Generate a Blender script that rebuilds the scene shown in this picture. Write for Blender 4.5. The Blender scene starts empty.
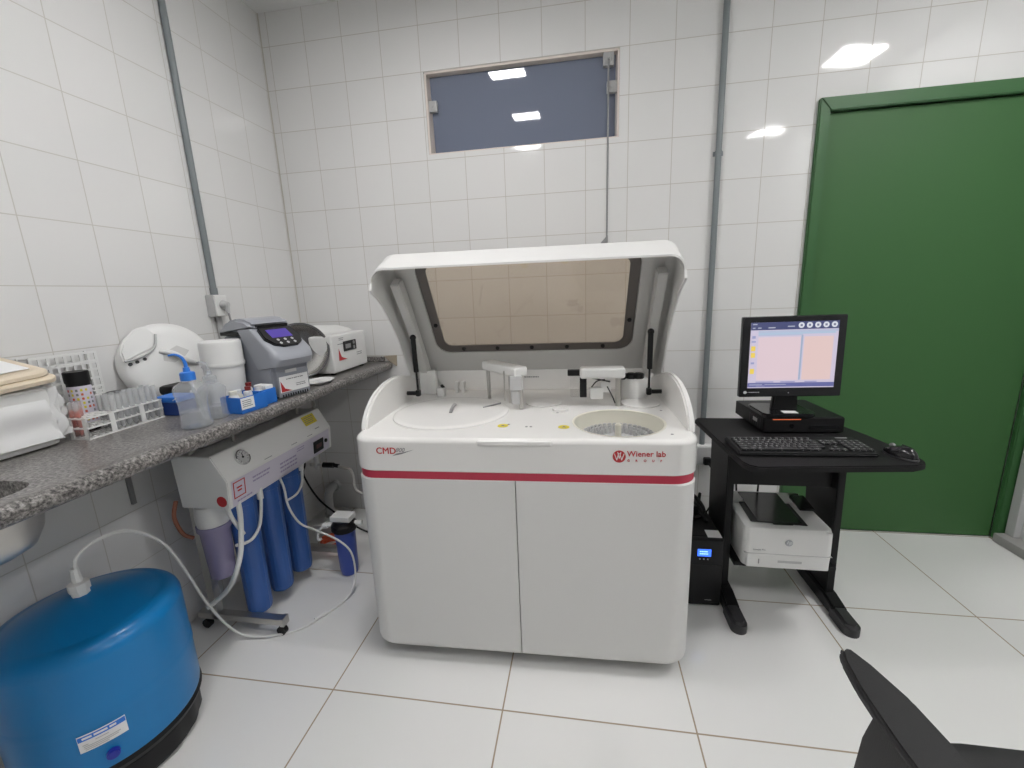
import bpy, bmesh, math, random
from mathutils import Vector, Matrix
random.seed(7)
PI = math.pi
COL = bpy.context.scene.collection

# ------------------------------------------------------------------ materials
def mat(name, col, rough=.5, metal=0., spec=.5, emis=None, estr=0., coat=0., alpha=None, bump=0., bscale=200.):
    m = bpy.data.materials.new(name); m.use_nodes = True
    nt = m.node_tree; b = nt.nodes['Principled BSDF']
    b.inputs['Base Color'].default_value = (*col, 1)
    b.inputs['Roughness'].default_value = rough
    b.inputs['Metallic'].default_value = metal
    b.inputs['Specular IOR Level'].default_value = spec
    b.inputs['Coat Weight'].default_value = coat
    if emis:
        b.inputs['Emission Color'].default_value = (*emis, 1)
        b.inputs['Emission Strength'].default_value = estr
    if bump:
        tc = nt.nodes.new('ShaderNodeTexCoord'); nz = nt.nodes.new('ShaderNodeTexNoise')
        nz.inputs['Scale'].default_value = bscale; nz.inputs['Detail'].default_value = 3
        bp = nt.nodes.new('ShaderNodeBump'); bp.inputs['Strength'].default_value = bump
        bp.inputs['Distance'].default_value = .002
        nt.links.new(tc.outputs['Object'], nz.inputs['Vector'])
        nt.links.new(nz.outputs['Fac'], bp.inputs['Height'])
        nt.links.new(bp.outputs['Normal'], b.inputs['Normal'])
    return m

def glassy(name, tint, gloss=1.0, diffuse=0., dcol=(.8, .8, .8), rough=.02):
    """thin clear sheet: fresnel mix of straight transmission and reflection, a little milky if asked"""
    m = bpy.data.materials.new(name); m.use_nodes = True
    nt = m.node_tree; nt.nodes.clear()
    out = nt.nodes.new('ShaderNodeOutputMaterial')
    tr = nt.nodes.new('ShaderNodeBsdfTransparent'); tr.inputs[0].default_value = (*tint, 1)
    gl = nt.nodes.new('ShaderNodeBsdfGlossy'); gl.inputs['Roughness'].default_value = rough
    gl.inputs['Color'].default_value = (gloss, gloss, gloss, 1)
    lw = nt.nodes.new('ShaderNodeLayerWeight'); lw.inputs[0].default_value = .5
    pw_ = nt.nodes.new('ShaderNodeMath'); pw_.operation = 'POWER'; pw_.inputs[1].default_value = 4.
    fr = nt.nodes.new('ShaderNodeMath'); fr.operation = 'MULTIPLY_ADD'; fr.inputs[1].default_value = .7; fr.inputs[2].default_value = .04
    nt.links.new(lw.outputs['Facing'], pw_.inputs[0]); nt.links.new(pw_.outputs[0], fr.inputs[0])
    mx = nt.nodes.new('ShaderNodeMixShader')
    base = tr
    if diffuse:
        df = nt.nodes.new('ShaderNodeBsdfDiffuse'); df.inputs[0].default_value = (*dcol, 1)
        m2 = nt.nodes.new('ShaderNodeMixShader'); m2.inputs[0].default_value = diffuse
        tl = nt.nodes.new('ShaderNodeBsdfTranslucent'); tl.inputs[0].default_value = (*dcol, 1)
        m3 = nt.nodes.new('ShaderNodeMixShader'); m3.inputs[0].default_value = .5
        nt.links.new(df.outputs[0], m3.inputs[1]); nt.links.new(tl.outputs[0], m3.inputs[2])
        nt.links.new(tr.outputs[0], m2.inputs[1]); nt.links.new(m3.outputs[0], m2.inputs[2]); base = m2
    nt.links.new(fr.outputs[0], mx.inputs[0]); nt.links.new(base.outputs[0], mx.inputs[1]); nt.links.new(gl.outputs[0], mx.inputs[2])
    nt.links.new(mx.outputs[0], out.inputs[0])
    return m

def tilemat(name, axes, w, h, off, c1, c2, mortar, msize, rough, wav=.25, mbump=.35):
    m = bpy.data.materials.new(name); m.use_nodes = True
    nt = m.node_tree; L = nt.links.new; b = nt.nodes['Principled BSDF']
    tc = nt.nodes.new('ShaderNodeTexCoord'); sp = nt.nodes.new('ShaderNodeSeparateXYZ'); cb = nt.nodes.new('ShaderNodeCombineXYZ')
    L(tc.outputs['Object'], sp.inputs[0])
    for k in (0, 1):
        ad = nt.nodes.new('ShaderNodeMath'); ad.operation = 'ADD'; ad.inputs[1].default_value = off[k]
        L(sp.outputs['XYZ'.index(axes[k])], ad.inputs[0]); L(ad.outputs[0], cb.inputs[k])
    br = nt.nodes.new('ShaderNodeTexBrick'); br.offset = 0; br.squash = 1
    br.inputs['Scale'].default_value = 1; br.inputs['Brick Width'].default_value = w; br.inputs['Row Height'].default_value = h
    br.inputs['Mortar Size'].default_value = msize; br.inputs['Mortar Smooth'].default_value = .35; br.inputs['Bias'].default_value = 0
    br.inputs['Color1'].default_value = (*c1, 1); br.inputs['Color2'].default_value = (*c2, 1); br.inputs['Mortar'].default_value = (*mortar, 1)
    L(cb.outputs[0], br.inputs['Vector']); L(br.outputs['Color'], b.inputs['Base Color'])
    mr = nt.nodes.new('ShaderNodeMapRange'); mr.inputs['To Min'].default_value = rough; mr.inputs['To Max'].default_value = .8
    L(br.outputs['Fac'], mr.inputs['Value']); L(mr.outputs[0], b.inputs['Roughness'])
    nz = nt.nodes.new('ShaderNodeTexNoise'); nz.inputs['Scale'].default_value = 5; nz.inputs['Detail'].default_value = 1
    L(cb.outputs[0], nz.inputs['Vector'])
    b1 = nt.nodes.new('ShaderNodeBump'); b1.inputs['Strength'].default_value = wav; b1.inputs['Distance'].default_value = .006
    L(nz.outputs['Fac'], b1.inputs['Height'])
    b2 = nt.nodes.new('ShaderNodeBump'); b2.invert = True; b2.inputs['Strength'].default_value = mbump; b2.inputs['Distance'].default_value = .0015
    L(br.outputs['Fac'], b2.inputs['Height']); L(b1.outputs['Normal'], b2.inputs['Normal']); L(b2.outputs['Normal'], b.inputs['Normal'])
    return m

def granite():
    m = bpy.data.materials.new('granite'); m.use_nodes = True
    nt = m.node_tree; L = nt.links.new; b = nt.nodes['Principled BSDF']
    tc = nt.nodes.new('ShaderNodeTexCoord')
    n1 = nt.nodes.new('ShaderNodeTexNoise'); n1.inputs['Scale'].default_value = 130; n1.inputs['Detail'].default_value = 4; n1.inputs['Roughness'].default_value = .7
    n2 = nt.nodes.new('ShaderNodeTexNoise'); n2.inputs['Scale'].default_value = 14; n2.inputs['Detail'].default_value = 3
    L(tc.outputs['Object'], n1.inputs['Vector']); L(tc.outputs['Object'], n2.inputs['Vector'])
    cr = nt.nodes.new('ShaderNodeValToRGB'); e = cr.color_ramp.elements
    e[0].position = .36; e[0].color = (.035, .033, .032, 1); e[1].position = .68; e[1].color = (.42, .40, .385, 1)
    x = cr.color_ramp.elements.new(.5); x.color = (.17, .16, .152, 1)
    L(n1.outputs['Fac'], cr.inputs[0])
    mx = nt.nodes.new('ShaderNodeMixRGB'); mx.blend_type = 'OVERLAY'; mx.inputs[0].default_value = .35
    L(cr.outputs[0], mx.inputs[1]); L(n2.outputs['Fac'], mx.inputs[2]); L(mx.outputs[0], b.inputs['Base Color'])
    b.inputs['Roughness'].default_value = .28
    return m

WALLC = ((.79, .785, .775), (.765, .76, .75))
MB = tilemat('tile_back', 'XZ', .2, .2009, (0, -1.375 + 2.009), *WALLC, (.53, .50, .46), .0018, .06)
ML = tilemat('tile_left', 'YZ', .201, .2009, (.2015 * 20, -1.375 + 2.009), *WALLC, (.57, .55, .51), .0018, .07)
MF = tilemat('tile_floor', 'XY', .5873, .603, (-.738 + .5873 * 4, .603 * 12), (.83, .827, .812), (.81, .807, .792), (.36, .29, .21), .003, .13, .08, .3)
MCEIL = mat('ceiling_paint', (.82, .82, .81), .7)
M = dict(
    white=mat('white_plastic', (.80, .80, .785), .35),
    shell=mat('analyzer_shell', (.735, .73, .715), .38, bump=.05, bscale=900),
    deck=mat('analyzer_deck', (.83, .82, .80), .22),
    liner=mat('lid_liner', (.62, .615, .60), .45),
    frame=mat('lid_window_border', (.13, .115, .105), .35),
    red=mat('red_stripe', (.52, .035, .075), .35),
    redtxt=mat('red_print', (.50, .03, .035), .5),
    greytxt=mat('grey_print', (.22, .22, .23), .5),
    black=mat('black_plastic', (.008, .008, .009), .45, spec=.3),
    blackg=mat('black_gloss', (.012, .012, .014), .15),
    chairb=mat('chair_black', (.014, .0138, .0148), .6, bump=.3, bscale=400),
    blackt=mat('black_textured', (.009, .0085, .0095), .6, spec=.3, bump=.3, bscale=400),
    dgrey=mat('dark_grey_plastic', (.035, .034, .037), .5),
    mgrey=mat('mid_grey', (.28, .28, .28), .5),
    lgrey=mat('light_grey', (.52, .52, .52), .45),
    steel=mat('stainless', (.62, .61, .59), .22, 1.),
    brushed=mat('brushed_steel', (.55, .54, .52), .34, 1.),
    chrome=mat('chrome', (.75, .75, .75), .08, 1.),
    conduit=mat('conduit_grey', (.21, .235, .245), .4),
    green=mat('green_enamel', (.049, .138, .044), .5, spec=.35, bump=.08, bscale=60),
    greenf=mat('green_frame_enamel', (.043, .132, .043), .42, spec=.4),
    blue=mat('filter_blue', (.045, .135, .43), .33),
    blue2=mat('small_filter_blue', (.055, .10, .43), .35),
    tank=mat('tank_blue', (.004, .195, .50), .3, spec=.4, coat=.15),
    purple=mat('purple_housing', (.30, .27, .42), .2),
    bbox=mat('rack_blue', (.02, .17, .62), .4),
    dblue=mat('dark_blue_plastic', (.012, .045, .22), .4),
    cyan=mat('cap_blue', (.03, .20, .70), .35),
    hose=mat('white_hose', (.78, .78, .76), .3),
    greyhose=mat('grey_hose', (.50, .49, .46), .4),
    orange=mat('orange_hose', (.62, .12, .05), .45),
    brown=mat('rust_hose', (.40, .16, .10), .5),
    yellow=mat('yellow_label', (.72, .60, .04), .5),
    paper=mat('white_paper', (.85, .85, .85), .6),
    beige=mat('beige_lid', (.72, .62, .48), .45),
    bag=mat('white_bag', (.80, .80, .80), .38),
    cgrey=mat('centrifuge_grey', (.27, .285, .32), .4),
    cgrey2=mat('centrifuge_lid_grey', (.33, .345, .38), .35),
    mortar=mat('mortar_patch', (.42, .36, .28), .9, bump=.6, bscale=80),
    darkred=mat('dark_red_cap', (.20, .02, .02), .4),
    bloodred=mat('red_fluid', (.60, .10, .05), .4),
    cream=mat('cream_plastic', (.78, .76, .66), .4),
    film=mat('tinted_window_film', (.17, .195, .265), .03, spec=.75),
    lilac=mat('lilac_label', (.66, .63, .72), .45),
    amber=mat('lcd_red', (.10, .02, .02), .3),
    screen_lcd=mat('lcd_violet', (.05, .03, .25), .3, emis=(.16, .10, .55), estr=.16),
    blue_lcd=mat('lcd_blue', (.02, .06, .5), .3, emis=(.04, .16, 1.), estr=1.1),
    led=mat('led_orange', (.6, .1, .03), .3, emis=(1., .22, .08), estr=.35),
    grime=mat('concrete', (.35, .31, .25), .9),
    logo=mat('logo_grey', (.40, .42, .44), .4),
)
M['granite'] = granite()
M['pane'] = glassy('lid_pane', (.80, .745, .68), rough=.02)
M['tubeclear'] = glassy('tube_plastic', (.98, .985, .985), diffuse=.3, dcol=(.9, .91, .92), rough=.1)
M['clear'] = glassy('clear_plastic', (.97, .975, .98), diffuse=.12, dcol=(.85, .87, .9), rough=.08)
M['milky'] = glassy('milky_plastic', (.95, .965, .98), diffuse=.24, dcol=(.88, .9, .92), rough=.2)
M['guard'] = glassy('clear_guard', (.96, .96, .96), diffuse=.05)
M['discclear'] = glassy('disc_cover', (.96, .96, .96), diffuse=.55, dcol=(.9, .9, .89), rough=.06)

def screenm(name, col, s):
    return mat(name, (.02, .02, .02), .3, emis=col, estr=s * .64)

# ------------------------------------------------------------------ geometry builder
class G:
    def __init__(s): s.bm = bmesh.new()
    def _add(s, b, mx=None):
        if mx is not None: b.transform(mx)
        me = bpy.data.meshes.new('t'); b.to_mesh(me); b.free()
        s.bm.from_mesh(me); bpy.data.meshes.remove(me); return s
    def box(s, a, c, bev=0., seg=2, mx=None):
        b = bmesh.new(); bmesh.ops.create_cube(b, size=1)
        d = [c[i] - a[i] for i in range(3)]; o = [(c[i] + a[i]) / 2 for i in range(3)]
        b.transform(Matrix.Translation(o) @ Matrix.Diagonal((*d, 1)))
        if bev: bmesh.ops.bevel(b, geom=b.edges[:], offset=min(bev, .49 * min(abs(x) for x in d)), segments=seg, affect='EDGES', profile=.5)
        return s._add(b, mx)
    def cyl(s, p0, p1, r0, r1=None, n=20, bev=0., mx=None):
        r1 = r0 if r1 is None else r1
        p0 = Vector(p0); p1 = Vector(p1); d = p1 - p0
        b = bmesh.new(); bmesh.ops.create_cone(b, cap_ends=True, segments=n, radius1=r0, radius2=r1, depth=d.length)
        if bev:
            ed = [e for e in b.edges if all(abs(abs(v.co.z) - d.length / 2) < 1e-6 for v in e.verts) and abs(e.verts[0].co.z - e.verts[1].co.z) < 1e-6]
            bmesh.ops.bevel(b, geom=ed, offset=bev, segments=2, affect='EDGES')
        q = Vector((0, 0, 1)).rotation_difference(d.normalized()).to_matrix().to_4x4()
        b.transform(Matrix.Translation((p0 + p1) / 2) @ q)
        return s._add(b, mx)
    def lathe(s, prof, c=(0, 0, 0), n=32, mx=None, sx=1., sy=1., amp=0., k=0):
        b = bmesh.new(); rings = []
        for r, z in prof:
            if r < 1e-6: rings.append([b.verts.new((0, 0, z))])
            else:
                rings.append([b.verts.new((r * (1 + amp * math.cos(k * t)) * math.cos(t) * sx, r * (1 + amp * math.cos(k * t)) * math.sin(t) * sy, z)) for t in [2 * PI * i / n for i in range(n)]])
        for a, d in zip(rings, rings[1:]):
            for i in range(n):
                j = (i + 1) % n
                if len(a) == 1 and len(d) == 1: continue
                if len(a) == 1: b.faces.new((a[0], d[j], d[i]))
                elif len(d) == 1: b.faces.new((a[i], a[j], d[0]))
                else: b.faces.new((a[i], a[j], d[j], d[i]))
        bmesh.ops.recalc_face_normals(b, faces=b.faces[:])
        b.transform(Matrix.Translation(c))
        return s._add(b, mx)
    def prism(s, poly, axis, a0, a1, bev=0., seg=2, mx=None, only=None):
        """poly: 2-D outline; axis 'x': (y,z), 'y': (x,z), 'z': (x,y)"""
        b = bmesh.new()
        def P(p, a): return {'x': (a, p[0], p[1]), 'y': (p[0], a, p[1]), 'z': (p[0], p[1], a)}[axis]
        A = [b.verts.new(P(p, a0)) for p in poly]; D = [b.verts.new(P(p, a1)) for p in poly]
        b.faces.new(A); b.faces.new(D[::-1]); n = len(poly)
        for i in range(n): b.faces.new((A[i], D[i], D[(i + 1) % n], A[(i + 1) % n]))
        bmesh.ops.recalc_face_normals(b, faces=b.faces[:])
        if bev:
            ed = b.edges[:] if only is None else [e for e in b.edges if only(e)]
            bmesh.ops.bevel(b, geom=ed, offset=bev, segments=seg, affect='EDGES')
        return s._add(b, mx)
    def loft(s, loops, cap0=True, cap1=True, mx=None, solid=0.):
        b = bmesh.new(); R = [[b.verts.new(p) for p in l] for l in loops]; n = len(R[0])
        for a, d in zip(R, R[1:]):
            for i in range(n): b.faces.new((a[i], a[(i + 1) % n], d[(i + 1) % n], d[i]))
        if cap0: b.faces.new(R[0][::-1])
        if cap1: b.faces.new(R[-1])
        bmesh.ops.recalc_face_normals(b, faces=b.faces[:])
        if solid: bmesh.ops.solidify(b, geom=b.faces[:], thickness=solid)
        return s._add(b, mx)
    def tube(s, pts, r, n=10, sub=6, mx=None, rr=None):
        pts = [Vector(p) for p in pts]; path = []
        if len(pts) > 2 and sub > 1:
            e = [2 * pts[0] - pts[1]] + pts + [2 * pts[-1] - pts[-2]]
            for i in range(1, len(e) - 2):
                p0, p1, p2, p3 = e[i - 1:i + 3]
                for k in range(sub):
                    t = k / sub
                    path.append(.5 * (2 * p1 + (p2 - p0) * t + (2 * p0 - 5 * p1 + 4 * p2 - p3) * t * t + (3 * p1 - p0 - 3 * p2 + p3) * t ** 3))
            path.append(pts[-1])
        else: path = pts
        b = bmesh.new(); N = None; rings = []
        for i, p in enumerate(path):
            T = (path[min(i + 1, len(path) - 1)] - path[max(i - 1, 0)]).normalized()
            if N is None: N = T.orthogonal().normalized()
            N = (N - T * N.dot(T)).normalized(); B = T.cross(N)
            rad = r if rr is None else rr[0] + (rr[1] - rr[0]) * i / (len(path) - 1)
            rings.append([b.verts.new(p + rad * (math.cos(a) * N + math.sin(a) * B)) for a in [2 * PI * k / n for k in range(n)]])
        for a, d in zip(rings, rings[1:]):
            for i in range(n): b.faces.new((a[i], a[(i + 1) % n], d[(i + 1) % n], d[i]))
        b.faces.new(rings[0][::-1]); b.faces.new(rings[-1])
        bmesh.ops.recalc_face_normals(b, faces=b.faces[:])
        return s._add(b, mx)
    def ball(s, c, r, sc=(1, 1, 1), n=16, mx=None):
        b = bmesh.new(); bmesh.ops.create_uvsphere(b, u_segments=n, v_segments=n // 2, radius=r)
        b.transform(Matrix.Translation(c) @ Matrix.Diagonal((*sc, 1))); return s._add(b, mx)
    def text(s, body, size, mx, ext=.0004, shear=0., space=1., bold=0.):
        cu = bpy.data.curves.new('t', 'FONT'); cu.body = body; cu.size = size; cu.extrude = ext; cu.shear = shear
        cu.space_character = space; cu.offset = bold; cu.resolution_u = 3
        o = bpy.data.objects.new('t', cu); COL.objects.link(o)
        dg = bpy.context.evaluated_depsgraph_get(); me = bpy.data.meshes.new_from_object(o.evaluated_get(dg))
        bpy.data.objects.remove(o); bpy.data.curves.remove(cu)
        b = bmesh.new(); b.from_mesh(me); bpy.data.meshes.remove(me)
        return s._add(b, mx)

def rrect(w, d, r, n=6, cx=0, cy=0):
    """rounded rectangle outline, counter-clockwise"""
    P = []
    for sx, sy, a0 in ((1, 1, 0), (-1, 1, PI / 2), (-1, -1, PI), (1, -1, 1.5 * PI)):
        for k in range(n + 1):
            a = a0 + PI / 2 * k / n
            P.append((cx + sx * (w / 2 - r) + r * math.cos(a), cy + sy * (d / 2 - r) + r * math.sin(a)))
    return P

def finish(bm, ang=.7):
    bmesh.ops.remove_doubles(bm, verts=bm.verts[:], dist=1e-6)
    for f in bm.faces: f.smooth = True
    for e in bm.edges:
        if len(e.link_faces) == 2:
            try: e.smooth = e.calc_face_angle() < ang
            except Exception: e.smooth = False

def mesh_of(name, g, m, inv=None):
    bm = g.bm
    if inv is not None: bm.transform(inv)
    finish(bm)
    me = bpy.data.meshes.new(name); bm.to_mesh(me); bm.free()
    me.materials.append(m); return me

def root_matrix(o):
    return Matrix.Translation(o.location) @ o.rotation_euler.to_matrix().to_4x4()

def T(name, label, cat, loc=(0, 0, 0), rz=0., group=None, rot=None):
    o = bpy.data.objects.new(name, None); o.empty_display_size = .05; COL.objects.link(o)
    o.location = loc; o.rotation_euler = rot if rot else (0, 0, rz)
    o['label'] = label; o['category'] = cat
    if group: o['group'] = group
    return o

def wn(o):
    if len(o.data.polygons) > 5:
        md = o.modifiers.new('weighted_normal', 'WEIGHTED_NORMAL'); md.keep_sharp = True; md.weight = 50
    return o

def P(name, g, m, par, world=False, label=None, top=None):
    """a part; geometry in the thing's own frame, or in world coordinates when world=True"""
    inv = root_matrix(top or par).inverted() if world else None
    o = bpy.data.objects.new(name, mesh_of(name, g, m, inv)); COL.objects.link(o); o.parent = par; wn(o)
    if label: o['label'] = label
    return o

def S(name, label, cat, g, m, loc=None, group=None):
    """a thing that is one mesh; geometry in world coordinates, origin moved to loc"""
    inv = Matrix.Translation(loc).inverted() if loc else None
    o = bpy.data.objects.new(name, mesh_of(name, g, m, inv)); COL.objects.link(o); wn(o)
    if loc: o.location = loc
    o['label'] = label; o['category'] = cat
    if group: o['group'] = group
    return o

def ST(name, g, m, par=None):
    o = bpy.data.objects.new(name, mesh_of(name, g, m)); COL.objects.link(o); wn(o)
    if par: o.parent = par
    else: o['kind'] = 'structure'
    return o

def dup(root, loc, rz=None, label=None, group=None):
    r = root.copy(); COL.objects.link(r); r.location = loc
    if rz is not None: r.rotation_euler = (0, 0, rz)
    if label: r['label'] = label
    if group: r['group'] = group
    for ch in list(root.children):
        c = ch.copy(); COL.objects.link(c); c.parent = r
        for g in list(ch.children):
            d = g.copy(); COL.objects.link(d); d.parent = c
    return r

RX = Matrix.Rotation(PI / 2, 4, 'X')          # text plane XY -> XZ, facing -y
RZ90 = Matrix.Rotation(PI / 2, 4, 'Z')        # then facing +x
def at(p, r=RX): return Matrix.Translation(p) @ r
def marks(g, x0, y0, w, h, rows, mx, fill=.8, t=.0004):
    """illegible small print: rows of short dashes in the plane of mx"""
    for k in range(rows):
        y = y0 + h * (1 - (k + .5) / rows); x = x0; hh = h / rows * .42
        while x < x0 + w * fill:
            l = random.uniform(.06, .2) * w
            g.box((x, y - hh / 2, 0), (min(x + l, x0 + w), y + hh / 2, t), mx=mx); x += l + .03 * w

# ------------------------------------------------------------------ room
XL, XR, YF, H = -.043, 3.665, -4.4, 2.734
ST('floor', G().box((XL - .15, YF - .15, -.12), (XR + .9, .9, 0)), MF)
ST('ceiling', G().box((XL - .15, YF - .15, H), (XR + .15, .15, H + .1)), MCEIL)
WX0, WX1, WZ0, WZ1 = .812, 1.757, 2.003, 2.378
DX0, DX1, DZ1 = 2.657, 3.605, 2.022
g = G()
g.box((XL - .15, 0, 0), (WX0, .15, H)); g.box((WX0, 0, 0), (WX1, .15, WZ0)); g.box((WX0, 0, WZ1), (WX1, .15, H))
g.box((WX1, 0, 0), (DX0, .15, H)); g.box((DX0, 0, DZ1), (DX1, .15, H)); g.box((DX1, 0, 0), (XR + .15, .15, H))
ST('wall_back', g, MB)
ST('wall_left', G().box((XL - .15, YF - .15, 0), (XL, .0, H)), ML)
ST('wall_right', G().box((XR, YF - .15, 0), (XR + .15, .0, H)), mat('right_wall_paint', (.62, .64, .63), .35))
ST('wall_front', G().box((XL, YF - .15, 0), (XR, YF, H)), MB)
# corner grout line where the two tiled walls meet
ST('trim_1', G().box((XL, -.004, 0), (XL + .004, 0, H)), mat('corner_grout', (.55, .52, .46), .8))
# window: plaster reveal, film-covered tilting pane, clips
w = bpy.data.objects.new('window_1', None); COL.objects.link(w); w['kind'] = 'structure'
rev = mat('reveal_plaster', (.74, .66, .61), .6)
t = .014
g = G()
for a, c in (((WX0, .001, WZ1 - .012), (WX1, .15, WZ1)), ((WX0, .001, WZ0), (WX1, .15, WZ0 + .006)), ((WX0, .001, WZ0), (WX0 + .012, .15, WZ1)), ((WX1 - .01, .001, WZ0), (WX1, .15, WZ1))):
    g.box(a, c, .003)
ST('window_reveal', g, rev, w)
zc = (WZ0 + WZ1) / 2
ptilt = Matrix.Translation((0, .045, zc)) @ Matrix.Rotation(math.radians(3.), 4, 'X')
hz = (WZ1 - WZ0) / 2 - .014
ST('window_pane', G().box((WX0 + .02, -.004, -hz), (WX1 - .016, .004, hz), .001, mx=ptilt), M['film'], w)
clipm = mat('grey_clip', (.45, .45, .45), .4)
for cx, cz in ((WX0 + .03, zc + .038), (WX1 - .033, zc + .037)):
    g = G().box((cx - .024, .012, cz - .026), (cx + .024, .038, cz + .026), .006); g.cyl((cx, .012, cz), (cx, .008, cz), .006)
    ST('pane_clip', g, clipm, w)
g = G().box((1.682, .005, WZ1 - .066), (1.732, .036, WZ1 - .006), .006)
g.box((1.694, .0, WZ1 - .05), (1.720, .006, WZ1 - .02), .003); g.cyl((1.706, -.004, WZ1 - .035), (1.706, .003, WZ1 - .035), .006)
ST('latch', g, clipm, w)
g = G().cyl((1.704, -.002, 1.545), (1.706, -.002, WZ1 - .045), .0045, n=10)
ST('pull_rod', g, M['mgrey'], w)
g = G().prism([(1.672, 1.523), (1.709, 1.523), (1.709, 1.562)], 'y', -.012, -.002, .002)
ST('rod_handle', g, M['mgrey'], w)
# door
d = bpy.data.objects.new('door_1', None); COL.objects.link(d); d['kind'] = 'structure'
ST('door_leaf', G().box((DX0 + .002, .004, .006), (DX1 - .002, .044, DZ1 - .003), .002), M['green'], d)
fw = .045
def mitre(poly): return G().prism(poly, 'y', -.022, .04, .004)
ST('door_frame', mitre([(DX0 - fw, 0), (DX0, 0), (DX0, DZ1), (DX0 - fw, DZ1 + .055)]), M['greenf'], d)
ST('door_frame', mitre([(DX1, 0), (DX1 + .055, 0), (DX1 + .055, DZ1 + .055), (DX1, DZ1)]), M['greenf'], d)
ST('door_frame', mitre([(DX0 - fw, DZ1 + .055), (DX0, DZ1), (DX1, DZ1), (DX1 + .055, DZ1 + .055)]), M['greenf'], d)
ST('baseboard_right', G().box((XR - .075, -1.2, 0), (XR, -.03, .045), .004), mat('grey_stone_kerb', (.36, .35, .34), .4))
ST('trim_2', G().box((XR - .03, -.075, .045), (XR, -.03, 2.1), .004), mat('white_jamb', (.55, .55, .55), .4))
ST('trim_3', G().box((DX1 - .005, -.05, 0), (XR - .01, .0, .006), .002), M['grime'])

# ceiling lamps (their reflections show in the tiles and the pane)
lampm = mat('lamp_diffuser', (.9, .9, .9), .5, emis=(1., .985, .985), estr=43.)
lampm2 = mat('dim_lamp_diffuser', (.9, .9, .9), .5, emis=(1., .985, .985), estr=37.)  # weaker emission for the left rear lamp, tuned to balance the room light
lampm3 = mat('bright_lamp_diffuser', (.9, .9, .9), .5, emis=(1., .985, .985), estr=62.)
LP = [(1.06, -1.08), (1.06, -2.25), (3.34, -1.2), (3.36, -2.6)]
names = ['square ceiling lamp nearest the small window', 'square ceiling lamp farther from the small window, on the sink side', 'square ceiling lamp nearest the green door', 'square ceiling lamp on the door side, farther from the back wall']
for (x, y), nm in zip(LP, names):
    t = T('ceiling_lamp', nm, 'lamp', (x, y, H), group='ceiling lamps')
    g = G()
    for a, c in (((-.14, -.14, -.022), (.14, -.125, 0)), ((-.14, .125, -.022), (.14, .14, 0)), ((-.14, -.125, -.022), (-.125, .125, 0)), ((.125, -.125, -.022), (.14, .125, 0))): g.box(a, c, .002)
    P('lamp_frame', g, M['white'], t)
    P('diffuser', G().box((-.125, -.125, -.016), (.125, .125, -.004)), (lampm3 if x > 2 else lampm) if y > -2 else (lampm if x > 2 else lampm2), t)

# ------------------------------------------------------------------ conduits and sockets
t = T('conduit_pipe', 'grey conduit running down the left wall to the socket box', 'pipe', (XL + .0125, -.585, 1.34))
P('pipe', G().cyl((0, 0, .0), (0, 0, H - 1.34), .0125, n=16), M['conduit'], t)
g = G().cyl((0, 0, -.005), (0, 0, .03), .015, n=16)
P('coupling', g, M['conduit'], t)
t = T('socket_box', 'white wall socket box at the foot of the left conduit', 'socket', (XL, -.585, 1.285))
P('backbox', G().box((.0005, -.042, -.04), (.04, .026, .055), .004), M['lgrey'], t)
P('cover', G().box((.04, -.04, -.038), (.048, .024, .053), .003), M['white'], t)
P('lower_conduit', G().cyl((.013, 0, -.34), (.013, 0, -.042), .012), M['lgrey'], t)
t = T('power_plug', 'grey power plug pushed into the left wall socket box', 'plug', (XL + .048, -.592, 1.293))
P('plug_body', G().cyl((.0005, 0, .005), (.03, 0, .0), .018, .014, n=14, bev=.002).cyl((.02, 0, .006), (.026, 0, -.035), .013, .007, n=14), M['lgrey'], t)
P('cable', G().tube([(.026, 0, -.03), (.03, .0, -.07), (.03, .005, -.14), (.05, -.0, -.2)], .004), M['mgrey'], t)
t = T('conduit_pipe', 'grey conduit running down the back wall between machine and green door', 'pipe', (2.205, -.0135, .47))
P('pipe', G().cyl((0, 0, 0), (0, 0, H - .47), .0135, n=16), M['conduit'], t)
for z in (1.42,):
    P('clamp', G().cyl((0, 0, z - .01), (0, 0, z + .01), .0155, n=16).box((-.022, .006, z - .01), (.022, .0125, z + .01), .002), M['conduit'], t)
t = T('socket_box', 'white wall socket box behind the desk at the foot of the back conduit', 'socket', (2.215, 0, .42))
P('backbox', G().box((-.045, -.045, -.055), (.045, 0, .055), .005), M['white'], t)
P('cover', G().box((-.038, -.05, -.048), (.038, -.045, .048), .004), M['lgrey'], t)
t = T('power_plug', 'black power plug and cable in the socket behind the desk', 'plug', (2.222, -.05, .40))
P('plug_body', G().box((-.018, -.032, -.02), (.018, -.0005, .018), .006), M['black'], t)
P('cable', G().tube([(.0, -.03, -.005), (.02, -.05, -.04), (.04, -.05, -.14), (.02, -.06, -.22), (-.03, -.08, -.3)], .004), M['black'], t)

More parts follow.
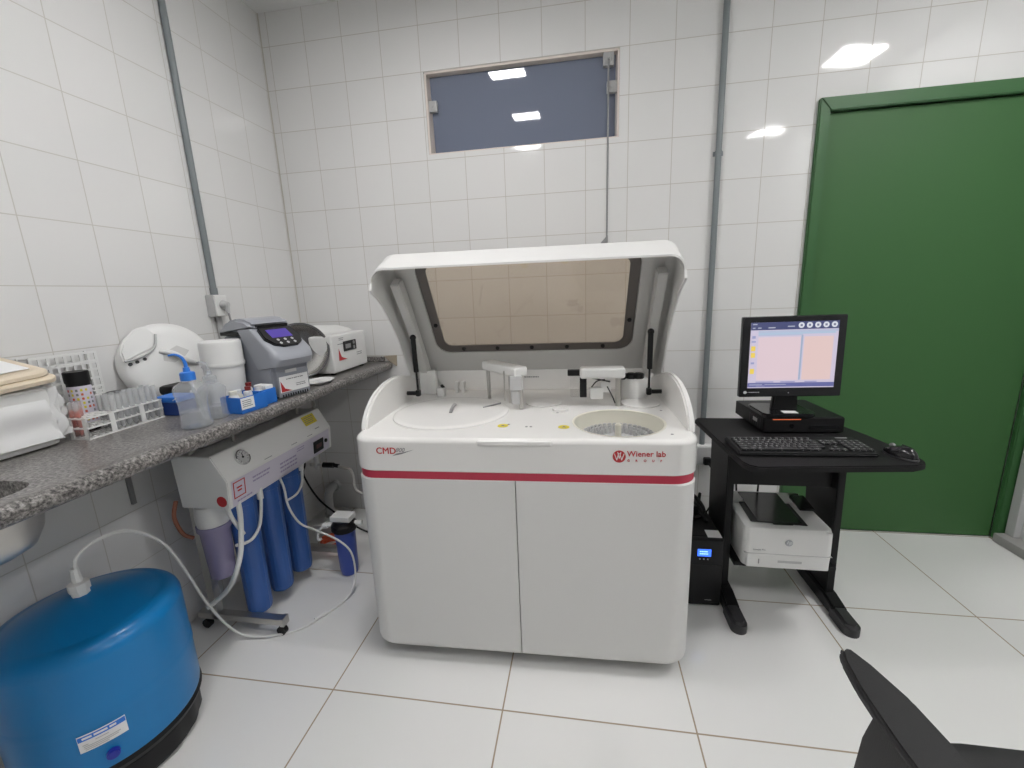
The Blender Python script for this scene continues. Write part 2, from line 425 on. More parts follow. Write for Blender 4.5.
# ------------------------------------------------------------------ granite worktop with sink
ZB = .94
g = G()
b = bmesh.new()
outer = [(XL + .003, -2.5), (.48, -2.5), (.48, -.003), (XL + .003, -.003)]
hole = rrect(.36, .58, .06, 5, .258, -1.90)
vo = [b.verts.new((*p, ZB)) for p in outer]; vh = [b.verts.new((*p, ZB)) for p in hole]
eo = [b.edges.new((vo[i], vo[(i + 1) % 4])) for i in range(4)]
eh = [b.edges.new((vh[i], vh[(i + 1) % len(vh)])) for i in range(len(vh))]
bmesh.ops.triangle_fill(b, edges=eo + eh, use_beauty=True, use_dissolve=False)
r = bmesh.ops.extrude_face_region(b, geom=b.faces[:])
bmesh.ops.translate(b, verts=[v for v in r['geom'] if isinstance(v, bmesh.types.BMVert)], vec=(0, 0, -.045))
bmesh.ops.recalc_face_normals(b, faces=b.faces[:])
g._add(b)
g.cyl((.48, -2.5, ZB - .0225), (.48, -.003, ZB - .0225), .0225, n=20)
t = T('worktop', 'long grey speckled granite worktop along the left wall with a sink hole', 'worktop', (.2, -1.2, ZB))
P('slab', g, M['granite'], t, True)
ST('trim_4', G().box((XL, -.022, ZB), (.46, 0, ZB + .03), .002), M['granite'])
ST('trim_5', G().prism([(.455, ZB + .03), (.535, ZB + .035), (.53, ZB - .03), (.50, ZB - .01)], 'y', -.010, -.0005, .002), M['mortar'])
for y in (-1.1,):
    P('bracket', G().box((XL + .003, y - .007, .60), (XL + .014, y + .007, ZB - .045), .001).box((XL + .003, y - .012, ZB - .057), (.38, y + .012, ZB - .045), .001), M['mgrey'], t, True)
g = G()
lo = []
for z, i in ((ZB - .046, -.02), (ZB - .095, -.012), (ZB - .128, .004), (ZB - .146, .035), (ZB - .152, .09)):
    lo.append([(*p, z) for p in rrect(.36 - 2 * i, .58 - 2 * i, max(.02, .075 - i), 6, .258, -1.90)])
g.loft(lo, cap0=False, cap1=True, solid=.002)
t = T('sink', 'stainless steel sink basin hung under the granite worktop', 'sink', (.258, -1.9, .70))
P('basin', g, M['brushed'], t, True)
P('drain', G().lathe([(0, 0), (.03, 0), (.032, .003), (.02, .004), (0, .002)], (.258, -1.9, ZB - .149)), M['steel'], t, True)

# ------------------------------------------------------------------ analyzer
A = T('chemistry_analyzer', 'large white floor standing analyzer with red stripe and raised lid', 'machine', (1.376, -1.046, 0), math.radians(1.5))
AW0, AW1 = -.558, .556
# lower carcass behind the doors, doors wrapping round the front corners
def plan(inset=0., y0=0., y1=.74, r=.075, n=8):
    P_ = []
    for k in range(n + 1):
        a = PI + PI / 2 * k / n; P_.append((AW0 + r + (r - 0) * math.cos(a), y0 + r + r * math.sin(a)))
    for k in range(n + 1):
        a = 1.5 * PI + PI / 2 * k / n; P_.append((AW1 - r + r * math.cos(a), y0 + r + r * math.sin(a)))
    P_ += [(AW1, y1), (AW0, y1)]
    return P_
def ins(poly, i):
    cx, cy = 0, .37
    return [(x - math.copysign(min(i, abs(x)), x), y + (i if y < .2 else 0) - (i if y > .6 else 0)) for x, y in poly]
def bottomloft(poly, z0, z1, r, seam=None):
    lo = []
    for k in range(7):
        a = PI / 2 * k / 6
        i = r * (1 - math.sin(a)); z = z0 + r * (1 - math.cos(a))
        q = ins(poly, i)
        if seam is not None: q = [(seam if abs(p[0] - seam) < 1e-6 else x, y) for p, (x, y) in zip(poly, q)]
        lo.append([(x, y, z) for x, y in q])
    q = ins(poly, 0); lo.append([(x, y, z1 - .006) for x, y in q])
    q = ins(poly, .005)
    if seam is not None: q = [(seam if abs(p[0] - seam) < 1e-6 else x, y) for p, (x, y) in zip(poly, q)]
    lo.append([(x, y, z1) for x, y in q])
    return lo
full = plan()
carc = [(AW1 - .004, .09), (AW1 - .004, .74), (AW0 + .004, .74), (AW0 + .004, .09)]
P('cabinet', G().loft(bottomloft(carc, .05, .714, .03)), M['shell'], A)
n2 = 9
SEAM = -.008
pl = full[:n2] + [(SEAM - .0015, 0.), (SEAM - .0015, .088), (AW0, .088)]
pr_ = full[n2:2 * n2] + [(AW1, .088), (SEAM + .0015, .088), (SEAM + .0015, 0.)]
P('door', G().loft(bottomloft(pl, .045, .713, .035, SEAM - .0015)), M['shell'], A)
P('door', G().loft(bottomloft(pr_, .045, .713, .035, SEAM + .0015)), M['shell'], A)
st = plan(r=.075); st = [(x * .994, y + .004) for x, y in st]
P('stripe', G().prism(st, 'z', .712, .741), M['red'], A, label='crimson stripe around the body')
# upper body: rounded top edge, hole for the reagent bowl
BC, BR = (.330, .182), .150
lo = [[(x, y, .738) for x, y in ins(full, .004)], [(x, y, .742) for x, y in full], [(x, y, .836) for x, y in full]]
for k in range(1, 6):
    a = PI / 2 * k / 5; lo.append([(x, y, .836 + .016 * math.sin(a)) for x, y in ins(full, .016 * (1 - math.cos(a)))])
g = G(); g.loft(lo, cap0=True, cap1=False)
b = bmesh.new(); top = [b.verts.new(p) for p in lo[-1]]
NH = 48
hv = [b.verts.new((BC[0] + BR * math.cos(2 * PI * k / NH), BC[1] + BR * math.sin(2 * PI * k / NH), .852)) for k in range(NH)]
ee = [b.edges.new((top[i], top[(i + 1) % len(top)])) for i in range(len(top))] + [b.edges.new((hv[i], hv[(i + 1) % NH])) for i in range(NH)]
bmesh.ops.triangle_fill(b, edges=ee, use_beauty=True, use_dissolve=False)
for f in b.faces:
    if f.normal.z < 0: f.normal_flip()
g._add(b)
P('upper_body', g, M['deck'], A)
P('handle_recess', G().box((-.126, -.006, .832), (.11, .01, .849), .005, 3), M['deck'], A)
# reagent bowl with its ring tray
g = G().lathe([(BR - .002, .853), (BR + .006, .855), (BR + .006, .8535), (BR, .853), (BR - .004, .80), (BR - .012, .788), (0, .788)], (BC[0], BC[1], 0), 48)
bowl = P('reagent_bowl', g, M['cream'], A)
g = G().lathe([(0, .793), (.128, .793), (.132, .790), (.132, .788)], (BC[0], BC[1], 0), 48)
for ring, cnt in ((.118, 40), (.094, 32), (.070, 24)):
    for k in range(cnt):
        a = 2 * PI * k / cnt; x, y = BC[0] + ring * math.cos(a), BC[1] + ring * math.sin(a)
        rr_ = .0075 if ring > .08 else .0065
        g.lathe([(rr_, .792), (rr_, .812), (rr_ * .62, .812), (rr_ * .62, .794)], (x, y, 0), 8)
tr = P('sample_tray', g, M['lgrey'], bowl, top=A)
P('centre_post', G().cyl((BC[0], BC[1], .793), (BC[0], BC[1], .848), .011, n=16, bev=.003), M['cream'], bowl, top=A)
# big flat reagent disc cover with its finger grip
DC = (-.29, .305)
g = G().lathe([(0, .866), (.06, .866), (.07, .864), (.2, .862), (.214, .861), (.221, .857), (.222, .8525)], (DC[0], DC[1], 0), 64)
disc = P('disc_cover', g, M['deck'], A)
g = G().tube([(DC[0] + .012, DC[1] - .055, .867), (DC[0] + .01, DC[1] - .03, .876), (DC[0] + .004, DC[1] + .03, .876), (DC[0], DC[1] + .06, .867)], .006)
P('finger_grip', g, M['mgrey'], disc, top=A)
g = G().tube([(DC[0] + .12, DC[1] + .03, .864), (DC[0] + .18, DC[1] + .09, .866)], .003)
P('slot', g, M['mgrey'], disc, top=A)
# small mixing well covers in the middle of the deck
g = G().lathe([(.075, .8525), (.074, .8555), (.05, .857), (0, .857)], (.06, .45, 0), 40)
g.lathe([(.03, .8525), (.03, .862), (.02, .863), (0, .860)], (.13, .33, 0), 24)
P('well_cover', g, M['deck'], A)
for x, y in ((-.045, .155), (.12, .3), (.02, .13), (.035, .13), (.5, .33), (.48, .06)): P('screw_cap', G().lathe([(0, .8535), (.004, .8535), (.005, .8522)], (x, y, 0), 10), M['mgrey'], A)
# curved side fins
fin = [(.085, .85), (.09, .868), (.105, .893), (.13, .918), (.165, .942), (.21, .962), (.27, .977), (.34, .983), (.41, .98), (.48, .968), (.55, .95), (.60, .93), (.70, .91), (.735, .90), (.735, .85)]
for s_, nm in ((-1, 'left'), (1, 'right')):
    x0 = s_ * .556; x1 = s_ * .534
    P('side_fin', G().prism(fin, 'x', min(x0, x1), max(x0, x1), .006, 3, only=lambda e: abs(e.verts[0].co.x - e.verts[1].co.x) < 1e-6 and max(v.co.z for v in e.verts) > .86), M['deck'], A)
# back panel
P('back_panel', G().box((-.52, .70, .852), (.52, .735, .945), .003).box((-.52, .694, .853), (.52, .701, .858)), M['deck'], A)
g = G(); marks(g, 0, 0, .075, .012, 1, at((-.045, .6995, .905)), .9); P('back_panel_print', g, M['greytxt'], A)
# --- lid
SEC = [((.262, 1.403), (0, -1)), ((.31, 1.427), (.35, -.94)), ((.36, 1.448), (.2, -.98)), ((.382, 1.460), (-.1, -1.)), ((.398, 1.460), (-.5, -.87)), ((.412, 1.440), (-.8, -.6)),
       ((.420, 1.426), (-.835, -.55)), ((.55, 1.222), (-.835, -.55)), ((.648, 1.072), (-.835, -.55)), ((.70, .993), (-.835, -.55)), ((.742, .930), (-.835, -.55))]
RR = .052
US = []
for k in range(7):
    a = PI / 2 * (1 - k / 6); US.append((-.552 + RR - RR * math.sin(a), RR * (1 - math.cos(a))))
US += [(-.415, 0), (-.2, 0), (0, 0), (.2, 0), (.415, 0)] + [(-u, o) for u, o in reversed(US)]
b = bmesh.new(); sb = bmesh.new(); grid = []
for (p, nn) in SEC:
    l = math.hypot(*nn); nn = (nn[0] / l, nn[1] / l)
    grid.append([b.verts.new((u, p[0] + o * nn[0], p[1] + o * nn[1])) for u, o in US])
TH = .007; inner = []
for (p, nn) in SEC:
    l = math.hypot(*nn); nn = (nn[0] / l, nn[1] / l); row = []
    for j, (u, o) in enumerate(US):
        k = j if j < 7 else (len(US) - 1 - j if j > len(US) - 8 else None)
        if k is None: uu, oo = u, TH
        else:
            a = PI / 2 * (1 - k / 6); uu = -.552 + RR - (RR - TH) * math.sin(a); oo = RR - (RR - TH) * math.cos(a)
            if j > 7: uu = -uu
        row.append(b.verts.new((uu, p[0] + oo * nn[0], p[1] + oo * nn[1])))
    inner.append(row)
hole_q = lambda i, j: 6 <= i <= 7 and 7 <= j <= 10
for i in range(len(SEC) - 1):
    for j in range(len(US) - 1):
        if hole_q(i, j): continue
        b.faces.new((grid[i][j], grid[i][j + 1], grid[i + 1][j + 1], grid[i + 1][j]))
        b.faces.new((inner[i][j], inner[i + 1][j], inner[i + 1][j + 1], inner[i][j + 1]))
for i in (0, len(SEC) - 1):
    for j in range(len(US) - 1): b.faces.new((grid[i][j], inner[i][j], inner[i][j + 1], grid[i][j + 1]))
for j in (0, len(US) - 1):
    for i in range(len(SEC) - 1): b.faces.new((grid[i][j], grid[i + 1][j], inner[i + 1][j], inner[i][j]))
for i in (6, 8):
    for j in range(7, 11): b.faces.new((grid[i][j], grid[i][j + 1], inner[i][j + 1], inner[i][j]))
for j in (7, 11):
    for i in (6, 7): b.faces.new((grid[i][j], grid[i + 1][j], inner[i + 1][j], inner[i][j]))
side = [(.64, .905), (.60, .912), (.578, .935), (.55, .985), (.524, 1.03), (.477, 1.119), (.411, 1.2), (.349, 1.262), (.305, 1.294), (.262, 1.314), (.252, 1.325)]
for j, s_ in ((0, -1), (len(US) - 1, 1)):
    outl = [(v.co.y, v.co.z) for v in (grid[i][j] for i in range(len(SEC)))] + side
    va = [[sb.verts.new((s_ * xx, y, z)) for y, z in outl] for xx in (.552, .544)]
    sb.faces.new(va[0]); sb.faces.new(va[1][::-1])
    for k in range(len(outl)): sb.faces.new((va[0][k], va[0][(k + 1) % len(outl)], va[1][(k + 1) % len(outl)], va[1][k]))
bmesh.ops.recalc_face_normals(b, faces=b.faces[:])
bmesh.ops.recalc_face_normals(sb, faces=sb.faces[:])
bmesh.ops.triangulate(sb, faces=[f for f in sb.faces if len(f.verts) > 4])
g = G(); g._add(b); g._add(sb)
LID = P('lid', g, M['shell'], A, label='raised lid with tinted window')
# lid plane frame: local X = u, local Y = up along the panel, local Z = out toward the viewer
pd = Vector((0, .40 - .742, 1.455 - .930)).normalized(); pn = Vector((0, -.835, -.55)).normalized()
LM = Matrix.Translation((0, .742, .930)) @ Matrix(((1, 0, 0, 0), (0, pd.y, -pn.y * -1, 0), (0, pd.z, -pn.z * -1, 0), (0, 0, 0, 1)))
def ringplate(g, o, i, z0, z1, mx):
    b = bmesh.new(); n = len(o)
    V = [[b.verts.new((x, y, z)) for x, y in l] for l, z in ((o, z0), (i, z0), (i, z1), (o, z1))]
    for a, c in ((0, 1), (1, 2), (2, 3), (3, 0)):
        for k in range(n): b.faces.new((V[a][k], V[a][(k + 1) % n], V[c][(k + 1) % n], V[c][k]))
    bmesh.ops.recalc_face_normals(b, faces=b.faces[:]); g._add(b, mx); return g
WY0, WY1 = .146, .622
wo = rrect(.862, WY1 - WY0, .06, 8, 0, (WY0 + WY1) / 2)
wi = rrect(.785, WY1 - WY0 - .07, .035, 8, 0, (WY0 + WY1) / 2)
P('window_border', ringplate(G(), wo, wi, .012, .017, LM), M['frame'], LID, label='dark border of the lid window', top=A)
P('window_pane', G().prism(wo, 'z', .010, .012, mx=LM), M['pane'], LID, top=A)
li = rrect(1.03, .62, .05, 8, 0, .325); lo_ = rrect(.866, WY1 - WY0 + .004, .062, 8, 0, (WY0 + WY1) / 2)
P('liner', ringplate(G(), li, lo_, .008, .022, LM), M['liner'], LID, top=A)
for u, y in [(-.31, WY0 + .018), (-.155, WY0 + .018), (0, WY0 + .018), (.155, WY0 + .018), (.31, WY0 + .018), (-.411, .30), (.411, .30)]:
    P('screw', G().lathe([(0, .022), (.008, .022), (.0095, .019), (.0095, .016)], (u, y, 0), 12, mx=LM), M['black'], LID, top=A)
for s_ in (-1, 1):
    pts = [(.355, 1.345), (.402, 1.372), (.425, 1.345), (.60, 1.075), (.665, .955), (.62, .935), (.565, 1.035), (.49, 1.165)]
    x0, x1 = sorted((s_ * .516, s_ * .48))
    P('side_cover', G().prism(pts, 'x', x0, x1, .004, 2), M['liner'], LID, top=A)
    x = s_ * .478
    sg = G().cyl((x, .455, 1.128), (x, .46, .985), .0105, n=14, bev=.002).cyl((x, .46, .99), (x, .462, .905), .0045, n=10)
    sg.ball((x, .455, 1.132), .013); sg.box((x - .010, .45, .880), (x + .010, .476, .908), .006)
    sg.cyl((x, .463, .893), (s_ * .527, .463, .893), .009, n=12)
    P('gas_strut', sg, M['black'], A)
# --- deck fittings
g = G().box((-.522, .61, .852), (-.448, .65, .962), .004).box((-.50, .607, .935), (-.47, .61, .94)); P('bottle_box', g, M['white'], A)
g = G().box((-.428, .56, .852), (-.395, .595, .892), .003); bx = P('sensor_box', g, M['white'], A)
P('cap', G().cyl((-.41, .575, .892), (-.40, .58, .90), .01, n=12), M['black'], bx, top=A)
g = G()
for x in (-.355, -.325): g.box((x - .008, .63, .852), (x + .008, .66, .905), .003).cyl((x, .625, .89), (x, .665, .89), .007, n=10)
g.box((-.37, .64, .87), (-.31, .65, .885), .002)
P('tube_clip', g, M['white'], A)
# left (sampling) arm: post, slanted arm, probe head
g = G().cyl((-.182, .53, .852), (-.182, .53, 1.0), .008, n=14); la = P('sampling_arm', g, M['brushed'], A)
ax = Matrix.Translation((-.10, .44, 1.0)) @ Matrix.Rotation(math.radians(-48), 4, 'Z')
P('arm_cover', G().box((-.125, -.03, -.018), (.125, .03, .02), .008, 3, mx=ax), M['white'], la, top=A)
P('probe_block', G().box((-.062, .33, .93), (-.012, .372, .99), .005).box((-.058, .335, .875), (-.025, .365, .93), .004), M['lgrey'], la, top=A)
P('probe', G().cyl((-.022, .352, .80 + .055), (-.022, .352, .94), .009, n=12).cyl((-.066, .35, .88), (-.066, .35, .985), .0025, n=8).cyl((-.09, .38, .88), (-.09, .38, 1.0), .0025, n=8), M['brushed'], la, top=A)
# right (reagent) arm
g = G().cyl((.352, .40, .852), (.352, .40, .985), .011, n=16); ra = P('reagent_arm', g, M['brushed'], A)
P('arm_cover', G().box((.205, .365, .966), (.375, .425, 1.008), .010, 3), M['white'], ra, top=A)
P('optic_bracket', G().box((.158, .40, .972), (.23, .425, .995), .003).box((.205, .402, .885), (.232, .424, .98), .003), M['black'], ra, top=A)
P('guard', G().box((.168, .405, .885), (.203, .42, .972), .002), M['guard'], ra, top=A)
P('wash_head', G().box((.245, .39, .88), (.295, .43, .925), .005).box((.285, .40, .905), (.325, .43, .95), .005), M['white'], ra, top=A)
P('tubing', G().tube([(.24, .40, .965), (.28, .385, .96), (.32, .39, .95)], .0025).tube([(.25, .39, .93), (.27, .38, .955), (.3, .385, .96)], .0025).tube([(.31, .40, .93), (.33, .395, .89), (.34, .39, .865)], .0025), M['dgrey'], ra, top=A)
g = G().lathe([(.062, .852), (.062, .935), (.057, .94), (0, .94)], (.425, .52, 0), 32, sx=.9, sy=.8); wb = P('wash_station', g, M['white'], A)
for x in (.375, .413, .443):
    P('black_cap', G().lathe([(.019, .938), (.021, .945), (.021, .958), (.016, .962), (0, .962)], (x, .50, 0), 16, amp=.06, k=10), M['black'], wb, top=A)
g = G().lathe([(.075, .8525), (.075, .858), (.07, .860), (0, .860)], (.44, .43, 0), 32); P('station_base', g, M['deck'], A)
# stickers, logos
for (x, y) in ((-.063, .140), (.146, .128)):
    sk = P('warning_sticker', G().cyl((x, y, .8522), (x, y, .8530), .019, n=24), M['yellow'], A)
    P('sticker_print', G().prism([(x - .008, y - .006), (x + .008, y - .006), (x, y + .008)], 'z', .8530, .8534), M['greytxt'], sk, top=A)
P('logo_left', G().text('CMD', .031, at((-.4655, -.0006, .800))).text('CMD', .031, at((-.4645, -.0007, .800))).text('CMD', .031, at((-.465, -.0008, .8006))), M['redtxt'], A)
g = G().text('800', .020, at((-.398, -.0006, .807)), shear=.35)
g.prism([(-.41, .793), (-.38, .799), (-.335, .815), (-.37, .806), (-.395, .801)], 'y', -.001, 0)
P('model_number', g, M['greytxt'], A)
P('logo_right', G().text('Wiener lab', .0245, at((.337, -.0006, .802)), bold=.0004, space=1.02), M['redtxt'], A)
g = G()
for k, ch in enumerate('GROUP'): g.text(ch, .010, at((.338 + k * .0242, -.0006, .785), RX), bold=.0003)
P('logo_group', g, M['redtxt'], A)
EC = (.314, .801)
g = G().lathe([(0, 0), (.0195, 0), (.0195, .001), (0, .001)], (0, 0, 0), 40, mx=at((EC[0], 0, EC[1])))
em = P('emblem', g, M['redtxt'], A)
g = G()
def stroke(x0, z0, x1, z1, w_=.0032):
    v = Vector((x1 - x0, z1 - z0)).normalized(); nx, nz = -v.y * w_ / 2, v.x * w_ / 2
    g.prism([(x0 + nx, z0 + nz), (x1 + nx, z1 + nz), (x1 - nx, z1 - nz), (x0 - nx, z0 - nz)], 'y', -.0018, -.0008)
for a in ((-.018, .012, -.009, -.014), (-.009, -.014, -.002, .014), (.002, .014, .009, -.014), (.009, -.014, .018, .012), (-.006, .018, .0, -.008), (.0, -.008, .006, .018)):
    stroke(EC[0] + a[0] * .8, EC[1] + a[1] * .8, EC[0] + a[2] * .8, EC[1] + a[3] * .8, .0024)
P('emblem_strokes', g, M['white'], em, top=A)
for x in (-.45, .45):
    for y in (.12, .62):
        P('caster', G().cyl((x - .012, y, .025), (x + .012, y, .025), .025, n=16).box((x - .02, y - .02, .035), (x + .02, y + .02, .055), .003), M['black'], A)

# ------------------------------------------------------------------ water purifier under the bench
Wp = T('water_purifier', 'wheeled water purifier with white control cabinet and blue filter housings under the worktop', 'purifier', (.22, -.78, 0))
sec = [(.02, .585), (.355, .585), (.362, .688), (.312, .785), (.15, .785)]
cy0, cy1 = -1.09, -.455
sec = [(.155, .587), (.352, .587), (.360, .692), (.308, .785), (.148, .783)]
cab = P('control_cabinet', G().prism(sec, 'y', cy0, cy1, .003, 2), M['white'], Wp, True)
# frames of the sloped and the vertical faces
sv = Vector((.308 - .360, 0, .785 - .692)).normalized(); sn = Vector((.093, 0, .052)).normalized()
def slope(y, s_, o=.0005):   # origin on the sloped face; X along +y, Y up the slope, Z out
    p = Vector((.360, y, .692)) + sv * s_ + sn * o
    return Matrix.Translation(p) @ Matrix(((0, sv.x, sn.x, 0), (1, 0, 0, 0), (0, sv.z, sn.z, 0), (0, 0, 0, 1)))
fvv = Vector((.008, 0, .105)).normalized(); fn = Vector((.105, 0, -.008)).normalized()
def front(y, s_, o=.0005):
    p = Vector((.352, y, .587)) + fvv * s_ + fn * o
    return Matrix.Translation(p) @ Matrix(((0, fvv.x, fn.x, 0), (1, 0, 0, 0), (0, fvv.z, fn.z, 0), (0, 0, 0, 1)))
gz = slope(-.985, .055)
gg = P('pressure_gauge', G().lathe([(.026, 0), (.03, .004), (.03, .012), (.027, .015), (.0245, .012), (.0245, .008), (0, .008)], (0, 0, 0), 32, mx=gz), M['chrome'], cab, True, label='round pressure gauge with chrome rim', top=Wp)
P('dial', G().lathe([(0, .0095), (.024, .0095), (.024, .008)], (0, 0, 0), 32, mx=gz), M['lgrey'], gg, True, top=Wp)
g = G().box((-.001, -.004, .0097), (.001, .017, .011), mx=gz @ Matrix.Rotation(-.3, 4, 'Z')).lathe([(0, .012), (.004, .012), (.004, .0097)], (0, 0, 0), 10, mx=gz)
for k in range(9): g.box((-.0008, .018, .0097), (.0008, .022, .0102), mx=gz @ Matrix.Rotation(-2.2 + k * .55, 4, 'Z'))
P('needle', g, M['black'], gg, True, top=Wp)
P('yellow_label', G().box((0, .052, 0), (.085, .098, .0006), mx=slope(-.60, 0)), M['yellow'], cab, True, label='yellow notice label', top=Wp)
g = G(); marks(g, .006, .058, .073, .034, 4, slope(-.60, 0, .0011)); marks(g, 0, .02, .04, .008, 1, slope(-.56, 0, .0006)); marks(g, 0, .006, .045, .006, 1, slope(-.90, 0, .0006)); marks(g, 0, .006, .045, .006, 1, slope(-.74, 0, .0006)); marks(g, 0, .006, .045, .006, 1, slope(-.63, 0, .0006))
P('panel_print', g, M['greytxt'], cab, True, top=Wp)
P('front_label', G().box((0.0, .004, 0), (.60, .1, .0006), mx=front(-1.075, 0)), M['lilac'], cab, True, label='pale lilac printed strip', top=Wp)
LPm = mat('lilac_print', (.38, .33, .50), .5)
for a_ in ((.10, .05, .10, .03, 2), (.02, .01, .08, .014, 1), (.25, .02, .12, .05, 3), (.36, .07, .06, .02, 2)):
    g = G(); marks(g, *a_, front(-1.075, 0, .0012)); P('front_print', g, LPm, cab, True, top=Wp)
g = G(); fm = front(-1.068, .03, .0012)
for a, c in (((0, 0, 0), (.055, .004, .0005)), ((0, .058, 0), (.055, .062, .0005)), ((0, .004, 0), (.004, .058, .0005)), ((.051, .004, 0), (.055, .058, .0005)), ((.018, .022, 0), (.038, .028, .0005)), ((.015, .034, 0), (.04, .04, .0005))): g.box(a, c, mx=fm)
P('red_bordered_sticker', g, M['redtxt'], cab, True, top=Wp)
dsp = P('display', G().box((0, .018, 0), (.075, .075, .004), .002, mx=front(-.60, 0)), M['black'], cab, True, label='small dark display', top=Wp)
P('display_digits', G().box((.018, .036, .004), (.058, .056, .0045), mx=front(-.60, 0)), M['amber'], dsp, True, top=Wp)
P('power_button', G().cyl((.095, .052, 0), (.095, .052, .006), .009, mx=front(-.60, 0)), M['black'], cab, True, top=Wp)
P('round_badge', G().cyl((.325, cy0, .618), (.325, cy0 - .0008, .618), .02, n=28), M['redtxt'], cab, True, label='dark red round badge', top=Wp)
# housings
def housing(x, y, z0, z1, r, m, name='filter_housing', ribs=0):
    prof = [(0, z0), (r * .55, z0), (r * .86, z0 + .012), (r * .92, z0 + .03), (r, z1 - .10), (r * 1.02, z1 - .05), (r * 1.1, z1 - .048), (r * 1.1, z1 - .02), (r * .8, z1 - .018), (r * .8, z1)]
    return P(name, G().lathe(prof, (x, y, 0), 48, amp=.022 if ribs else 0, k=ribs), m, Wp, True)
FH = [(.262, -.945), (.263, -.81), (.264, -.675)]
for x, y in FH: housing(x, y, .055, .588, .049, M['blue'], ribs=20)
P('prefilter_housing', G().lathe([(0, .272), (.03, .272), (.042, .28), (.050, .475), (.057, .477), (.057, .496), (.04, .498)], (.207, -1.028, 0), 40), M['purple'], Wp, True, label='short clear violet filter housing')
P('prefilter_cap', G().lathe([(.052, .496), (.055, .53), (.05, .575), (0, .588)], (.207, -1.028, 0), 40), M['white'], Wp, True)
# stand
for y in (-1.0, -.52):
    P('stand_post', G().box((.095, y - .016, .05), (.125, y + .016, .60), .003), M['brushed'], Wp, True)
    P('stand_foot', G().box((.03, y - .016, .05), (.41, y + .016, .078), .003).box((.40, y - .018, .046), (.418, y + .018, .082), .003), M['brushed'], Wp, True)
    for x in (.055, .395):
        P('caster', G().cyl((x, y - .01, .019), (x, y + .01, .019), .019, n=16).cyl((x, y, .03), (x, y, .052), .007), M['black'], Wp, True)
P('stand_rail', G().box((.095, -1.0, .55), (.125, -.52, .585), .003), M['brushed'], Wp, True)
# hoses of the purifier
g = G().tube([(.345, -1.045, .60), (.357, -1.058, .551), (.36, -1.073, .481), (.358, -1.09, .412), (.335, -1.105, .335), (.265, -1.085, .25), (.2, -1.09, .195), (.185, -1.105, .185)], .009)
P('drain_hose', g, M['hose'], Wp, True)
g = G().tube([(.345, -.94, .585), (.35, -.945, .552), (.35, -.97, .464), (.35, -1.014, .431), (.35, -1.062, .437), (.35, -1.09, .449)], .006)
g.cyl((.345, -.94, .555), (.345, -.94, .60), .011)
P('loop_hose', g, M['hose'], Wp, True)
g = G().tube([(.34, -.68, .585), (.35, -.688, .559), (.35, -.707, .506), (.35, -.746, .478), (.35, -.81, .479)], .005).cyl((.34, -.68, .56), (.34, -.68, .605), .010)
P('loop_hose', g, M['hose'], Wp, True)
g = G().tube([(.33, -1.08, .60), (.335, -1.07, .54), (.35, -1.05, .47)], .007)
P('loop_hose', g, M['hose'], Wp, True)
g = G().tube([(.22, -1.08, .79), (.255, -1.06, .822), (.27, -1.0, .829), (.27, -.85, .836), (.27, -.67, .836), (.27, -.47, .83), (.265, -.42, .80), (.25, -.42, .76)], .006)
for y in (-.98, -.87, -.76, -.6): g.box((.258, y - .012, .822), (.284, y + .012, .850), .004)
for y in (-.93, -.55): g.cyl((.262, y, .783), (.262, y, .835), .006, n=10)
P('manifold_pipe', g, M['greyhose'], Wp, True)
P('membrane_tube', G().cyl((.20, -1.02, .805), (.20, -.55, .805), .022, n=20, bev=.004), M['lgrey'], Wp, True)
P('inlet_hose', G().tube([(.11, -1.07, .60), (.10, -1.08, .54), (.11, -1.07, .47), (.13, -1.05, .44)], .007), M['brown'], Wp, True, label='reddish brown hose')

# water hose from purifier to tank across the floor
hp = [(.345, -.822, .585), (.36, -.826, .54), (.362, -.82, .455), (.365, -.77, .35), (.40, -.71, .28), (.49, -.695, .225), (.545, -.70, .165), (.558, -.72, .06), (.55, -.79, .008), (.495, -.91, .006), (.452, -.975, .006), (.354, -1.026, .008), (.255, -1.045, .022), (.205, -1.07, .10), (.2, -1.118, .232), (.2, -1.154, .352), (.2, -1.212, .519), (.2, -1.303, .626), (.195, -1.387, .648), (.192, -1.44, .63), (.192, -1.452, .60)]
t = T('water_hose', 'long white hose looping from the purifier over the floor to the blue tank', 'hose', (.45, -.91, 0))
P('hose', G().tube(hp, .0046, n=8), M['hose'], t, True)
P('union', G().cyl((.510, -.88, .0085), (.485, -.925, .0085), .008), M['white'], t, True)

# small filter on the floor
sf = T('small_water_filter', 'small blue water filter with black cap standing on the floor by the machine', 'filter', (.462, -.605, 0))
P('filter_housing', G().lathe([(0, 0), (.03, 0), (.038, .006), (.042, .03), (.047, .215), (.05, .235)], (0, 0, 0), 36), M['blue2'], sf)
hd = P('filter_head', G().lathe([(.055, .232), (.058, .238), (.058, .262), (.05, .27), (.045, .285), (0, .288)], (0, 0, 0), 36, amp=.02, k=16), M['black'], sf)
P('bracket_plate', G().box((-.048, -.035, .284), (.05, .03, .31), .004), M['white'], sf)
P('fitting', G().cyl((-.095, -.02, .255), (-.05, -.01, .262), .013, n=12).cyl((-.085, -.018, .256), (-.075, -.016, .258), .017, n=6), M['white'], sf)
P('fitting', G().cyl((.052, .01, .262), (.085, .015, .262), .012, n=12), M['white'], sf)
P('hose', G().tube([(-.09, -.019, .255), (-.115, -.025, .235), (-.125, -.03, .20), (-.118, -.03, .185), (-.11, -.025, .19)], .006), M['hose'], sf)

